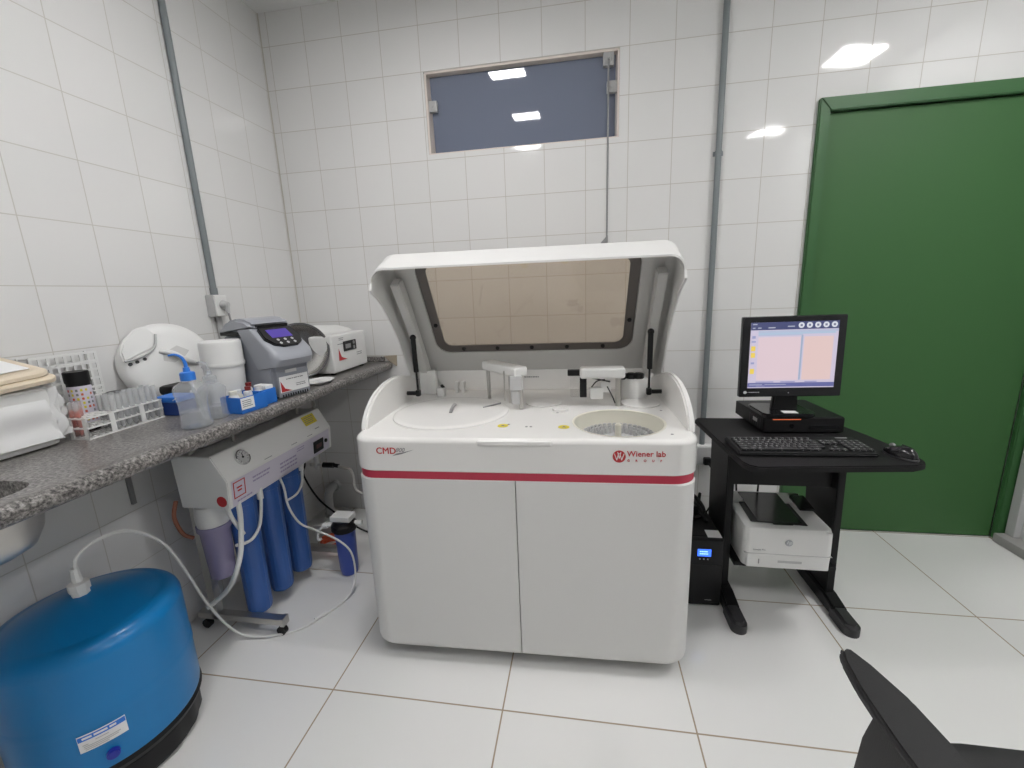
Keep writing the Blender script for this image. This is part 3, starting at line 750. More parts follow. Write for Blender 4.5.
# grey supply hose, black cable, corner odds and ends
t = T('supply_hose', 'grey hose with black connector running from the purifier toward the machine', 'hose', (.42, -.30, .5))
P('hose', G().tube([(.26, -.30, .42), (.29, -.30, .408), (.335, -.30, .40), (.352, -.30, .36), (.352, -.30, .30), (.37, -.30, .27), (.42, -.31, .262), (.55, -.32, .26), (.80, -.34, .26)], .008), M['greyhose'], t, True)
P('connector', G().cyl((.185, -.30, .42), (.245, -.30, .42), .015, n=14).cyl((.245, -.30, .42), (.275, -.30, .416), .011, n=14), M['black'], t, True)
P('tee', G().cyl((.11, -.30, .42), (.19, -.30, .42), .009).cyl((.145, -.30, .47), (.145, -.30, .40), .011), M['white'], t, True)
P('riser', G().tube([(.145, -.30, .46), (.15, -.33, .52), (.18, -.42, .57), (.22, -.46, .60)], .007), M['hose'], t, True)
S('power_cable', 'black cable hanging behind the purifier to the floor', 'cable', G().tube([(.2, -.47, .585), (.12, -.36, .45), (.058, -.30, .351), (.11, -.28, .208), (.207, -.28, .122), (.33, -.27, .03), (.42, -.28, .006)], .005), M['black'], (.42, -.28, 0))
t = T('drain_pipe', 'short pale drain pipe in the floor corner behind the purifier', 'pipe', (.05, -.10, 0))
P('pipe', G().tube([(.05, -.012, .16), (.05, -.06, .16), (.05, -.10, .13), (.05, -.10, .003)], .024, n=16), M['lgrey'], t, True)
P('collar', G().cyl((.05, -.008, .16), (.05, -.03, .16), .032, n=20).cyl((.05, -.10, .002), (.05, -.10, .02), .034, n=20), M['lgrey'], t, True)
t = T('foam_board', 'low white board on edge behind the orange hose coil', 'board', (.24, -.33, 0))
P('board', G().box((.10, -.345, .0), (.32, -.325, .075), .002), M['white'], t, True)
t = T('hose_coil', 'orange red hose coiled on the floor behind the small water filter', 'hose', (.25, -.42, 0))
pts = []
for k in range(31):
    a = 2 * PI * k / 12; pts.append((.255 + .055 * math.cos(a), -.415 + .05 * math.sin(a), .009 + .016 * k / 12))
P('coil', G().tube(pts, .008, n=8, sub=3), M['orange'], t, True)

# blue pressure tank
tk = T('pressure_tank', 'blue round pressure tank on a black foot under the sink', 'tank', (.188, -1.452, 0))
R = .212
P('foot', G().lathe([(0, .0), (R - .028, .0), (R - .022, .006), (R - .018, .085), (R - .004, .09), (R + .002, .105), (R - .004, .118), (0, .118)], (0, 0, 0), 64), M['black'], tk)
P('foot_ribs', G().lathe([(R - .0185, .012), (R - .0135, .02), (R - .0125, .08), (R - .02, .086)], (0, 0, 0), 64, amp=.012, k=16), M['black'], tk)
prof = [(0, .118), (R - .002, .118), (R, .13), (R, .255), (R + .0018, .258), (R + .0018, .285), (R, .288), (R, .43)]
for k in range(1, 9):
    a = PI / 2 * k / 8; prof.append((R - .05 * (1 - math.cos(a)), min(.999, 1) * .43 + .045 * math.sin(a)))
prof += [(.12, .497), (.06, .515), (.03, .52), (0, .521)]
shell_ = P('shell', G().lathe(prof, (0, 0, 0), 72), M['tank'], tk)
P('fitting', G().lathe([(.020, .517), (.020, .533), (.024, .534), (.024, .556), (.012, .56), (.009, .60), (0, .60)], (0, 0, 0), 8), M['white'], tk)
def tankm(ang, z, o=.0): return Matrix.Rotation(ang, 4, 'Z') @ Matrix.Translation((R + o, 0, z)) @ RZ90 @ RX
def tankpatch(a0, a1, z0, z1, o=.002, n=12):
    b = bmesh.new(); V = [[b.verts.new(((R + o) * math.cos(a0 + (a1 - a0) * k / n), (R + o) * math.sin(a0 + (a1 - a0) * k / n), z)) for k in range(n + 1)] for z in (z0, z1)]
    for k in range(n): b.faces.new((V[0][k], V[0][k + 1], V[1][k + 1], V[1][k]))
    bmesh.ops.solidify(b, geom=b.faces[:], thickness=.0006)
    g = G(); g._add(b); return g
a0, a1 = math.radians(-52), math.radians(-27)
lb = P('label', tankpatch(a0, a1, .197, .247), M['paper'], tk, label='white label with blue header')
P('label_header', tankpatch(a0 + .005, a1 - .005, .230, .244, .0028), M['cyan'], lb, top=tk)
g = G()
for k, (u0, u1, z) in enumerate(((.1, .3, .2375), (.34, .62, .2375), (.66, .8, .2375))):
    g2 = tankpatch(a0 + (a1 - a0) * u0, a0 + (a1 - a0) * u1, z - .003, z + .003, .0034); me = bpy.data.meshes.new('t'); g2.bm.to_mesh(me); g.bm.from_mesh(me)
P('label_header_print', g, M['paper'], lb, top=tk)
g = G()
for k, (u0, u1, z) in enumerate(((.35, .62, .223), (.08, .2, .218), (.1, .85, .213), (.1, .8, .208), (.12, .6, .203))):
    g2 = tankpatch(a0 + (a1 - a0) * u0, a0 + (a1 - a0) * u1, z - .0012, z + .0012, .003); me = bpy.data.meshes.new('t'); g2.bm.to_mesh(me); g.bm.from_mesh(me)
P('label_print', g, M['lgrey'], lb, top=tk)
P('air_valve_cap', G().cyl((0, 0, -.003), (0, 0, .012), .014, n=20, bev=.003, mx=tankm(math.radians(-37), .158)), mat('valve_blue', (.02, .03, .35), .3), tk, label='dark blue valve cap')

# ------------------------------------------------------------------ things on the worktop
# bagged tub with lid
tb = T('storage_tub', 'white tub wrapped in a white plastic bag at the left end of the worktop', 'tub', (.055, -1.49, ZB), math.radians(0))
lo = []
for z, i in ((0, .02), (.004, .008), (.03, .004), (.155, -.004), (.16, 0)):
    lo.append([(x, y, z) for x, y in rrect(.225 - 2 * i, .25 - 2 * i, .035, 8)])
P('tub_body', G().loft(lo), M['white'], tb)
lo = []
N = 96
for zi in range(15):
    z = .028 + .132 * zi / 14; ring = []
    base = rrect(.236, .262, .04, 23)
    for k, (x, y) in enumerate(base):
        a = k / len(base) * 2 * PI
        f = .006 * math.sin(9 * a + 34 * z) + .0055 * math.sin(17 * a - 40 * z + 1.3) * (1 - zi / 20) + .0045 * math.sin(6 * a + 75 * z) + .002 * math.sin(31 * a + 60 * z)
        l = math.hypot(x, y); dz = -.012 * math.sin(3 * a + .6) * (1 - zi / 14)
        ring.append((x + x / l * f, y + y / l * f, z + dz))
    lo.append(ring)
lo.append([(x * .9, y * .9, .164) for x, y, z in lo[-1]])
P('plastic_bag', G().loft(lo, cap0=False, cap1=False, solid=.001), M['bag'], tb, label='crumpled white bag around the tub')
lo = [[(x, y, z) for x, y in rrect(.262 - 2 * i, .268 - 2 * i, .03, 6, -.005, -.005)] for z, i in ((.163, .006), (.166, 0), (.176, 0), (.180, .006))]
lo2 = [[(x, y, z) for x, y in rrect(.25 - 2 * i, .25 - 2 * i, .03, 6, -.012, -.002)] for z, i in ((.180, .004), (.184, 0), (.192, .002), (.196, .012), (.196, .02), (.193, .024))]
TL = Matrix.Translation((.126, 0, .163)) @ Matrix.Rotation(math.radians(13), 4, 'Y') @ Matrix.Rotation(math.radians(4), 4, 'X') @ Matrix.Translation((-.126, 0, -.163))
P('tub_lid', G().loft(lo, mx=TL).loft(lo2, mx=TL), M['beige'], tb, label='beige lid')
S('paper_sheet', 'white sheet of paper lying on the beige tub lid', 'paper', G().box((-.105, -.105, .1962), (.075, .095, .1978), mx=Matrix.Translation((.055, -1.49, ZB)) @ TL), M['paper'], (.04, -1.49, ZB + .215))

def tube_rack(name, label, loc, rz, L, W_, Ht, layers, nx, ny, m, hr):
    t = T(name, label, 'rack', loc, rz)
    for z in layers:
        g = G(); b = bmesh.new()
        xs = [L * (i) / (nx) - L / 2 for i in range(nx + 1)]; ys = [W_ * j / ny - W_ / 2 for j in range(ny + 1)]
        # shelf with square pockets: bars both ways
        for x in xs: g.box((x - .0022, -W_ / 2, z), (x + .0022, W_ / 2, z + .004))
        for y in ys: g.box((-L / 2 - .002, y - .0022, z), (L / 2 + .002, y + .0022, z + .004))
        P('shelf', g, m, t)
    for x in (-L / 2, L / 2):
        g = G().box((x - .002, -W_ / 2, 0), (x + .002, -W_ / 2 + .012, Ht)).box((x - .002, W_ / 2 - .012, 0), (x + .002, W_ / 2, Ht)).box((x - .002, -W_ / 2, 0), (x + .002, W_ / 2, .004))
        P('end_frame', g, m, t)
    for x in (-L / 5, L / 5):
        P('side_post', G().box((x - .007, -W_ / 2 - .002, 0), (x + .007, -W_ / 2, Ht)), m, t)
    return t
RK = tube_rack('test_tube_rack', 'white test tube rack full of clear tubes on the worktop', (.178, -1.24, ZB), PI / 2 + .02, .225, .062, .062, (.0, .03, .058), 12, 3, M['white'], 0)
# tubes standing in it
def test_tube(h, r, m):
    t = T('test_tube', '', 'tube', (0, 0, 0))
    P('glass', G().lathe([(0, 0), (r * .6, .002), (r, .008), (r, h)], (0, 0, 0), 14), m, t); return t
first = None; spots = []
for i in range(12):
    for j in range(3):
        if (i * 7 + j * 5) % 11 == 3: continue
        spots.append((i, j))
c_, s_ = math.cos(PI / 2 + .02), math.sin(PI / 2 + .02)
for i, j in spots:
    lx = (.225 / 12) * (i + .5) - .1125; ly = (.062 / 3) * (j + .5) - .031
    x = .178 + c_ * lx - s_ * ly; y = -1.24 + s_ * lx + c_ * ly
    if i < 4: continue
    lab = 'clear plastic test tube standing in the white rack'
    if first is None:
        first = test_tube(.105, .0068, M['tubeclear']); first['label'] = lab; first['group'] = 'clear tubes in the rack'; first.location = (x, y, ZB + .005)
    else: dup(first, (x, y, ZB + .005), 0, lab, 'clear tubes in the rack')
rt = None
for k, (x, y) in enumerate(((.150, -1.338), (.169, -1.338), (.150, -1.318))):
    if rt is None:
        rt = T('blood_tube', 'clear tube with red contents at the tub end of the rack', 'tube', (x, y, ZB + .004), group='red tubes in the rack')
        P('glass', G().lathe([(0, 0), (.005, .001), (.007, .006), (.007, .10)], (0, 0, 0), 14), M['tubeclear'], rt)
        P('contents', G().lathe([(0, .003), (.005, .005), (.006, .01), (.006, .075), (0, .077)], (0, 0, 0), 14), M['bloodred'], rt)
    else: dup(rt, (x, y, ZB + .004))
# tall white rack against wall
t = T('tall_tube_rack', 'tall empty white rack standing against the left wall behind the canister', 'rack', (.0, -1.235, ZB), PI / 2)
for z in (.0, .10, .19, .222):
    g = G()
    for i in range(9): g.box((-.085 + i * .02125 - .002, -.022, z), (-.085 + i * .02125 + .002, .022, z + .004))
    for y in (-.022, -.007, .008, .022): g.box((-.087, y - .0022, z), (.087, y + .0022, z + .004))
    P('shelf', g, M['white'], t)
g = G()
for k in range(9): g.box((-.087, -.0235, .002 + k * .0275), (.087, -.0215, .009 + k * .0275))
for k in range(9): g.box((-.085 + k * .02125 - .004, -.0237, 0), (-.085 + k * .02125 + .004, -.0213, .228))
P('lattice_front', g, M['white'], t)
for x in (-.087, .087): P('end_frame', G().box((x - .002, -.024, 0), (x + .002, -.016, .228)).box((x - .002, .016, 0), (x + .002, .024, .228)), M['white'], t)
# strip canister
t = T('strip_canister', 'black capped canister with a colour chart label tilted behind the tube rack', 'canister', (.088, -1.262, ZB), math.radians(20))
P('canister_body', G().lathe([(0, .0), (.026, .0), (.027, .003), (.027, .145), (.025, .15)], (0, 0, 0), 36), M['black'], t)
P('canister_cap', G().lathe([(.0285, .147), (.029, .15), (.029, .178), (.027, .181), (0, .181)], (0, 0, 0), 36, amp=.01, k=24), M['black'], t)
def cpatch(r, a0, a1, z0, z1, n=14):
    b = bmesh.new(); V = [[b.verts.new((r * math.cos(a0 + (a1 - a0) * k / n), r * math.sin(a0 + (a1 - a0) * k / n), z)) for k in range(n + 1)] for z in (z0, z1)]
    for k in range(n): b.faces.new((V[0][k], V[0][k + 1], V[1][k + 1], V[1][k]))
    bmesh.ops.solidify(b, geom=b.faces[:], thickness=.0005); return b
g = G(); g._add(cpatch(.0276, math.radians(-135), math.radians(28), .012, .138)); lbl = P('chart_label', g, M['lilac'], t)
cols = [M['bloodred'], M['greytxt'], M['yellow'], M['orange']]
gs = [G() for _ in cols]
for r_ in range(9):
    for c2 in range(6):
        a = math.radians(-120 + c2 * 22); k = 0 if c2 < 3 and r_ < 6 else random.randrange(4)
        if random.random() < .25: continue
        gs[k]._add(cpatch(.0282, a, a + math.radians(11), .02 + r_ * .0128, .027 + r_ * .0128, 2))
for g, m_ in zip(gs, cols): P('chart_print', g, m_, lbl, top=t)
# black pipette lying behind the tubes
t = T('pipette', 'black hooked pipette handle lying behind the white tube rack', 'pipette', (.075, -1.10, ZB))
P('handle', G().tube([(.06, -1.19, ZB + .03), (.062, -1.187, ZB + .075), (.068, -1.172, ZB + .09), (.078, -1.13, ZB + .088), (.085, -1.10, ZB + .08)], .007), M['black'], t, True)
P('grip', G().cyl((.06, -1.19, ZB), (.06, -1.19, ZB + .045), .011, n=16), M['black'], t, True)
t = T('lid_prop', 'black plastic block wedged below the round white lid', 'block', (.13, -1.0, ZB))
P('block', G().box((.10, -1.03, ZB), (.155, -.965, ZB + .06), .008).box((.10, -1.04, ZB + .05), (.16, -.955, ZB + .085), .012), M['black'], t, True)
# dark blue box behind the wash bottle
t = T('dark_blue_rack', 'dark blue plastic rack half hidden behind the blue capped wash bottle', 'rack', (.21, -1.08, ZB))
P('body', G().box((.168, -1.115, ZB), (.255, -1.045, ZB + .045), .004), M['dblue'], t, True)
P('lid', G().box((.166, -1.117, ZB + .045), (.257, -1.043, ZB + .064), .004), M['bbox'], t, True)
# wash bottles
def wash_bottle(label, loc, rz, cap, sx, h):
    t = T('wash_bottle', label, 'bottle', loc, rz, 'wash bottles on the worktop')
    pr = [(0, 0), (.036, 0), (.04, .004), (.04, .012), (.036, .02), (.035, .07), (.038, .09), (.041, .105), (.041, .118), (.036, .128), (.018, .14), (.015, .143), (.015, .150)]
    pr = [(r_, z * h / .15) for r_, z in pr]
    P('bottle_body', G().lathe(pr, (0, 0, 0), 36, sx=sx), M['milky'], t)
    P('liquid', G().lathe([(0, .003), (.034, .003), (.034, .02), (.033, .05 * h / .15), (0, .05 * h / .15)], (0, 0, 0), 30, sx=sx), M['clear'], t)
    z = h
    cp = P('cap', G().lathe([(.019, z - .008), (.019, z + .012), (.017, z + .016), (.009, z + .018), (.008, z + .03), (.0, z + .031)], (0, 0, 0), 24, amp=.02, k=12), cap, t)
    return t, z
t, z = wash_bottle('clear wash bottle with blue cap and bent blue spout', (.43, -1.222, ZB), math.radians(-130), M['cyan'], 1.05, .152)
P('spout', G().tube([(0, 0, z + .025), (.0, .0, z + .042), (.006, 0, z + .06), (.020, 0, z + .070), (.036, 0, z + .069)], .004, rr=(.0055, .0025)), M['cyan'], t)
P('dip_tube', G().cyl((0, 0, z), (-.025, 0, .02), .005, n=10), M['milky'], t)
g = G(); marks(g, -.02, .088, .045, .006, 1, Matrix.Rotation(math.radians(75), 4, 'Z') @ at((0, -.042, 0))); P('bottle_print', g, M['lgrey'], t)
t, z = wash_bottle('clear wash bottle with white cap and fine spout beside the blue racks', (.405, -1.125, ZB), math.radians(-140), M['milky'], .95, .122)
P('spout', G().tube([(0, 0, z + .02), (0, 0, z + .045), (.006, 0, z + .058), (.018, 0, z + .062), (.026, 0, z + .06)], .003, rr=(.005, .0018)), M['milky'], t)
g = G(); marks(g, -.02, .055, .03, .014, 2, Matrix.Rotation(math.radians(110), 4, 'Z') @ at((0, -.0395, 0))); P('bottle_print', g, M['greytxt'], t)
# blue reagent racks and their bottles
def blue_rack(label, loc, rz, L, W_, tag_):
    t = T('reagent_rack', label, 'rack', loc, rz, 'blue reagent racks')
    g = G()
    for a, c in (((-L / 2, -W_ / 2, 0), (L / 2, W_ / 2, .004)), ((-L / 2, -W_ / 2, 0), (L / 2, -W_ / 2 + .003, .055)), ((-L / 2, W_ / 2 - .003, 0), (L / 2, W_ / 2, .055)), ((-L / 2, -W_ / 2, 0), (-L / 2 + .003, W_ / 2, .055)), ((L / 2 - .003, -W_ / 2, 0), (L / 2, W_ / 2, .055))): g.box(a, c, .001)
    P('tray', g, M['bbox'], t)
    if tag_:
        lb = P('label', G().box((-L / 2 + .001, -W_ / 2 - .0012, .014), (-L / 2 + .052, -W_ / 2 - .0002, .052)), M['paper'], t)
        g = G(); marks(g, -L / 2 + .006, .02, .04, .026, 4, at((0, -W_ / 2 - .0013, 0))); P('label_print', g, M['greytxt'], lb, top=t)
    return t
BR1 = ((.435, -1.035), PI / 2 - .12); BR2 = ((.425, -.950), PI / 2 - .18)
blue_rack('open blue reagent rack with a white label, next to the wash bottles', (*BR1[0], ZB), BR1[1], .105, .085, True)
blue_rack('open blue reagent rack against the grey centrifuge', (*BR2[0], ZB), BR2[1], .072, .08, False)
def vial(label, x, y, r, h, capm, bm_, group=None):
    t = T('reagent_bottle', label, 'bottle', (x, y, ZB + .0045), group='reagent bottles in the blue racks')
    P('bottle_body', G().lathe([(0, 0), (r, 0), (r, h * .7), (r * .7, h * .8), (r * .7, h * .84)], (0, 0, 0), 20), bm_, t)
    P('cap', G().lathe([(r * .78, h * .82), (r * .8, h), (0, h)], (0, 0, 0), 20, amp=.02, k=12), capm, t)
vial('white capped reagent bottle at the wash bottle end of the labelled blue rack', .425, -1.066, .016, .068, M['cream'], M['white'])
vial('white capped reagent bottle at the bench edge side of the labelled blue rack', .455, -1.04, .013, .062, M['white'], M['white'])
vial('dark red capped reagent bottle in the labelled blue rack', .432, -1.008, .012, .072, M['darkred'], M['white'])
vial('squat white reagent bottle at the back of the labelled blue rack', .41, -1.028, .014, .064, M['white'], M['cream'])
vial('dark red capped reagent bottle in the blue rack by the centrifuge', .405, -.972, .012, .078, M['darkred'], M['white'])
vial('white reagent bottle in the blue rack by the centrifuge', .438, -.968, .014, .066, M['white'], M['white'])
t = T('reagent_carton', 'small white carton in the blue rack by the centrifuge', 'carton', (.428, -.932, ZB + .0045), BR2[1])
P('carton', G().box((-.014, -.03, 0), (.018, .03, .062), .003), M['paper'], t)
# white round lid leaning on the wall
def frame_to(origin, normal, up=(0, 0, 1)):
    z = Vector(normal).normalized(); y = (Vector(up) - z * Vector(up).dot(z)).normalized(); x = y.cross(z)
    return Matrix.Translation(origin) @ Matrix(((x.x, y.x, z.x, 0), (x.y, y.y, z.y, 0), (x.z, y.z, z.z, 0), (0, 0, 0, 1)))
LMX = frame_to((.045, -.925, ZB + .152), (.93, -.42, .22))
t = T('round_lid', 'round white appliance lid with a moulded grip leaning on the left wall', 'lid', (.06, -.92, ZB))
lidp = P('lid_shell', G().lathe([(0, .028), (.10, .027), (.128, .022), (.143, .010), (.15, -.004), (.15, -.018), (.144, -.022), (0, -.022)], (0, 0, 0), 64, mx=LMX), M['white'], t, True)
LMF = LMX @ Matrix.Translation((-.022, .014, 0))
g = G()
g.prism([(-.115, .0), (-.02, .04), (-.005, .09), (-.03, .125), (-.06, .118), (-.095, .085), (-.118, .04)], 'z', .016, .031, .006, 3, mx=LMF)
P('moulded_panel', g, M['white'], t, True)
g = G().tube([(-.112, .004, .034), (-.06, .016, .036), (-.02, .045, .036), (-.006, .09, .034)], .004, mx=LMF); P('panel_edge', g, M['lgrey'], t, True)
g = G()
for x, y in ((-.098, -.006), (-.078, -.001), (-.055, .006)): P('vent_hole', G().cyl((x, y, .022), (x, y, .0285), .006, n=12, mx=LMF), M['dgrey'], t, True)
gr = P('grip', G().prism([(0, .02), (.05, .045), (.088, .02), (.07, .0), (.03, -.022), (-.004, -.01)], 'z', .024, .0285, .002, 2, mx=LMF), M['liner'], t, True)
P('grip_bar', G().tube([(-.006, .03, .026), (.03, .012, .040), (.06, -.016, .040), (.10, -.03, .026)], .010, mx=LMF), M['white'], t, True)
# white pot
t = T('white_pot', 'white cylindrical pot with a band, between round lid and grey centrifuge', 'pot', (.285, -.936, ZB))
P('pot_body', G().lathe([(0, 0), (.056, 0), (.058, .004), (.064, .12), (.0645, .142)], (0, 0, 0), 48), M['white'], t)
P('pot_lid', G().lathe([(.068, .139), (.0695, .145), (.0695, .153), (.067, .156), (.0665, .22), (.065, .228), (.06, .232), (0, .232)], (0, 0, 0), 48), M['white'], t)
# grey centrifuge
CT = T('grey_centrifuge', 'grey benchtop centrifuge with a violet display and keypad', 'centrifuge', (.28, -.82, ZB), 0)
cw0, cw1 = -.92, -.755
body = [(.215, ZB + .012), (.455, ZB + .012), (.462, ZB + .02), (.462, ZB + .10), (.475, ZB + .135), (.47, ZB + .165), (.37, ZB + .245), (.225, ZB + .245), (.205, ZB + .22), (.205, ZB + .02)]
P('body', G().prism(body, 'y', cw0, cw1, .012, 3), M['cgrey'], CT, True)
nose = G()
lo = []
for k in range(13):
    a = PI * k / 12; yy = (cw0 + cw1) / 2 - .090 * math.cos(a); bul = math.sin(a) ** .6 if 0 < k < 12 else 0
    lo.append([(.40, yy, ZB + .115), (.458 + .035 * bul, yy, ZB + .125), (.465 + .045 * bul, yy, ZB + .15), (.462 + .035 * bul, yy, ZB + .18), (.37 + .02 * bul, yy, ZB + .265), (.32, yy, ZB + .262)])
nose.loft(lo)
P('control_hood', nose, M['cgrey2'], CT, True)
tilt = Vector((.105, 0, -.085)).normalized(); tn = Vector((.085, 0, .105)).normalized()
cm = Matrix.Translation((.440, (cw0 + cw1) / 2, ZB + .228)) @ Matrix(((0, -tilt.x, tn.x, 0), (1, 0, 0, 0), (0, -tilt.z, tn.z, 0), (0, 0, 0, 1)))
kp = P('control_panel', G().prism([(-.068, .055), (.068, .055), (.076, .0), (.06, -.035), (.03, -.052), (-.03, -.052), (-.06, -.035), (-.076, .0)], 'z', -.012, .006, .002, mx=cm), M['blackg'], CT, True, label='glossy black control panel')
P('display', G().box((-.048, -.005, .006), (.04, .04, .0068), mx=cm), M['screen_lcd'], kp, True, top=CT)
g = G()
for i in range(3):
    for j in range(2): g.cyl((-.034 + i * .03, -.018 - j * .018, .006), (-.034 + i * .03, -.018 - j * .018, .0075), .0055, n=12, mx=cm)
P('keypad', g, M['lgrey'], kp, True, top=CT)
ldl = [(.20, ZB + .245), (.21, ZB + .268), (.25, ZB + .293), (.31, ZB + .305), (.36, ZB + .298), (.395, ZB + .276), (.385, ZB + .262), (.21, ZB + .24)]
P('lid', G().prism(ldl, 'y', cw0 - .004, cw1 + .004, .012, 3), M['cgrey2'], CT, True)
P('lid_seam', G().box((.215, cw0 - .006, ZB + .24), (.36, cw0 + .01, ZB + .254), .003).box((.375, cw0 + .02, ZB + .262), (.402, cw1 - .02, ZB + .278), .003), M['black'], CT, True)
fp = P('front_panel', G().box((.458, cw0 + .012, ZB + .006), (.468, cw1 - .012, ZB + .105), .003), M['cgrey'], CT, True)
FM = Matrix.Translation((.4685, cw0 + .018, ZB + .012)) @ RZ90 @ RX
lb = P('brand_label', G().box((0, .012, 0), (.128, .072, .0006), mx=FM), M['paper'], CT, True)
P('label_triangle', G().prism([(.004, .014), (.05, .014), (.02, .026), (.004, .056)], 'z', .0006, .001, mx=FM), M['redtxt'], lb, True, top=CT)
g = G(); marks(g, .03, .056, .08, .008, 1, FM @ Matrix.Translation((0, 0, .0006))); marks(g, .07, .026, .05, .014, 2, FM @ Matrix.Translation((0, 0, .0006))); P('label_print', g, M['greytxt'], lb, True, top=CT)
P('badge', G().box((.03, .084, 0), (.08, .096, .001), mx=FM), M['lgrey'], CT, True)
g = G()
for i in range(11): g.box((.006 + i * .011, -.006, 0), (.011 + i * .011, .004, .0015), mx=FM)
P('vent_slots', g, M['black'], CT, True)
for x, y in ((.23, -.9), (.23, -.77), (.43, -.9), (.43, -.77)): P('foot', G().cyl((x, y, ZB), (x, y, ZB + .014), .012), M['black'], CT, True)
CT.location = (.304, -.768, ZB); CT.rotation_euler = (0, 0, math.radians(-14))
# steel bowl
BM_ = frame_to((.275, -.482, ZB + .131), (.42, -.87, .2))
t = T('steel_bowl', 'polished stainless steel bowl leaning on the small white centrifuge', 'bowl', (.25, -.45, ZB))
P('bowl', G().lathe([(0, -.035), (.05, -.034), (.09, -.024), (.115, -.004), (.122, .006), (.130, .008), (.131, .005), (.125, .002), (.117, -.008), (.092, -.028), (.05, -.038), (0, -.039)], (0, 0, 0), 64, mx=BM_), M['steel'], t, True)
# small white centrifuge
C2 = T('white_centrifuge', 'small white box centrifuge with a black dial panel at the end of the worktop', 'centrifuge', (.24, -.26, ZB))
P('body', G().box((.09, -.43, ZB + .008), (.405, -.10, ZB + .19), .008, 3), M['white'], C2, True)
P('lid', G().prism([(.11, ZB + .19), (.36, ZB + .19), (.345, ZB + .205), (.27, ZB + .225), (.13, ZB + .225)], 'y', -.395, -.135, .006, 2), M['white'], C2, True)
FM = Matrix.Translation((.4055, -.43, ZB + .008)) @ RZ90 @ RX
g = G().box((.10, .095, 0), (.22, .145, .003), .001, mx=FM); kp = P('control_panel', g, M['black'], C2, True)
g = G()
for x, y in ((.195, .132), (.195, .108)): g.cyl((x, y, .003), (x, y, .006), .009, n=14, mx=FM)
g.box((.115, .108, .003), (.165, .13, .0038), mx=FM); P('dial', g, M['mgrey'], kp, True, top=C2)
P('label_triangle', G().prism([(.05, .056), (.125, .056), (.075, .072), (.055, .115)], 'z', 0, .0008, mx=FM), M['redtxt'], C2, True, label='red swoosh mark')
for a_ in ((.05, .132, .07, .008, 1), (.065, .152, .05, .016, 2), (.22, .06, .06, .02, 2)):
    g = G(); marks(g, *a_, FM); P('front_print', g, M['greytxt'], C2, True)
for x, y in ((.12, -.40), (.12, -.13), (.38, -.40), (.38, -.13)): P('foot', G().cyl((x, y, ZB), (x, y, ZB + .01), .012), M['black'], C2, True)
# white plate
t = T('white_plate', 'small white oval plate lying at the worktop edge between the two centrifuges', 'plate', (.428, -.60, ZB))
P('plate', G().lathe([(0, .004), (.05, .004), (.07, .014), (.072, .013), (.053, .0), (0, 0)], (0, 0, 0), 40, sx=.85, sy=1.1), M['white'], t)
P('plate_print', G().box((-.012, -.01, .0041), (.014, .016, .0046)), M['lgrey'], t)

# ------------------------------------------------------------------ computer desk
ZD = .735
DK = T('computer_desk', 'black computer desk on two splayed feet by the green door', 'desk', (2.36, -.66, 0))
topp = [(2.073, -.40), (2.06, -.42), (2.083, -.80), (2.09, -.89), (2.103, -.92), (2.128, -.935), (2.585, -.893), (2.625, -.875), (2.642, -.845), (2.645, -.79), (2.62, -.60), (2.575, -.40)]
P('desktop', G().prism(topp, 'z', ZD - .022, ZD, .004, 2, only=lambda e: abs(e.verts[0].co.z - e.verts[1].co.z) < 1e-6), M['blackt'], DK, True)
for x0, dy in ((2.154, 0.), (2.556, .03)):
    col_ = [(-.38, .05), (-.595, .05), (-.575, ZD - .022), (-.34, ZD - .022)]
    P('leg_panel', G().prism(col_, 'x', x0, x0 + .028, .003), M['black'], DK, True)
    ft = [(y + dy, z) for y, z in [(-.30, .0), (-.70, .0), (-.70, .045), (-.62, .06), (-.30, .06)]]
    fo = P('foot', G().prism(ft, 'x', x0 - .012, x0 + .042, .008, 3), M['black'], DK, True)
    cap_ = [(x0 + .043, -.685 + dy), (x0 + .043, -.772 + dy)] + [(x0 + .014 + .029 * math.cos(a), -.772 + dy + .029 * math.sin(a)) for a in [-PI * k / 12 for k in range(1, 12)]] + [(x0 - .015, -.772 + dy), (x0 - .015, -.685 + dy)]
    P('foot_cap', G().prism(cap_, 'z', -.0, .046, .012, 3, only=lambda e: min(v.co.z for v in e.verts) > .04), M['dgrey'], fo, True, label='grey end cap of the foot', top=DK)
P('modesty_panel', G().box((2.182, -.545, .495), (2.556, -.53, ZD - .022), .002), M['black'], DK, True)
P('shelf', G().box((2.182, -.64, .185), (2.556, -.38, .203), .003), M['black'], DK, True)
# mini computer
PC = T('mini_computer', 'flat black desktop computer under the monitor', 'computer', (2.262, -.60, ZD), math.radians(2.9))
P('case', G().box((0, 0, .004), (.286, .265, .062), .004), M['black'], PC)
P('front_bezel', G().box((.002, -.006, .006), (.284, .001, .06), .003), M['blackt'], PC)
P('drive_slot', G().box((.16, -.0075, .018), (.27, -.005, .032), .001), M['blackg'], PC)
P('power_button', G().cyl((.1, -.006, .03), (.1, -.0085, .03), .008), M['blackg'], PC)
g = G()
for k in range(6): g.box((-.0012, .02 + k * .018, .014), (.0, .030 + k * .018, .05))
P('side_vent', g, M['dgrey'], PC)
P('side_logo', G().box((-.0022, .05, .030), (-.001, .085, .044)), M['lgrey'], PC)
P('status_light', G().box((.03, -.0075, .0545), (.13, -.005, .0575), .001), M['led'], PC, label='glowing orange status light')
for x in (.02, .266):
    for y in (.02, .245): P('foot', G().cyl((x, y, 0), (x, y, .006), .01), M['black'], PC)
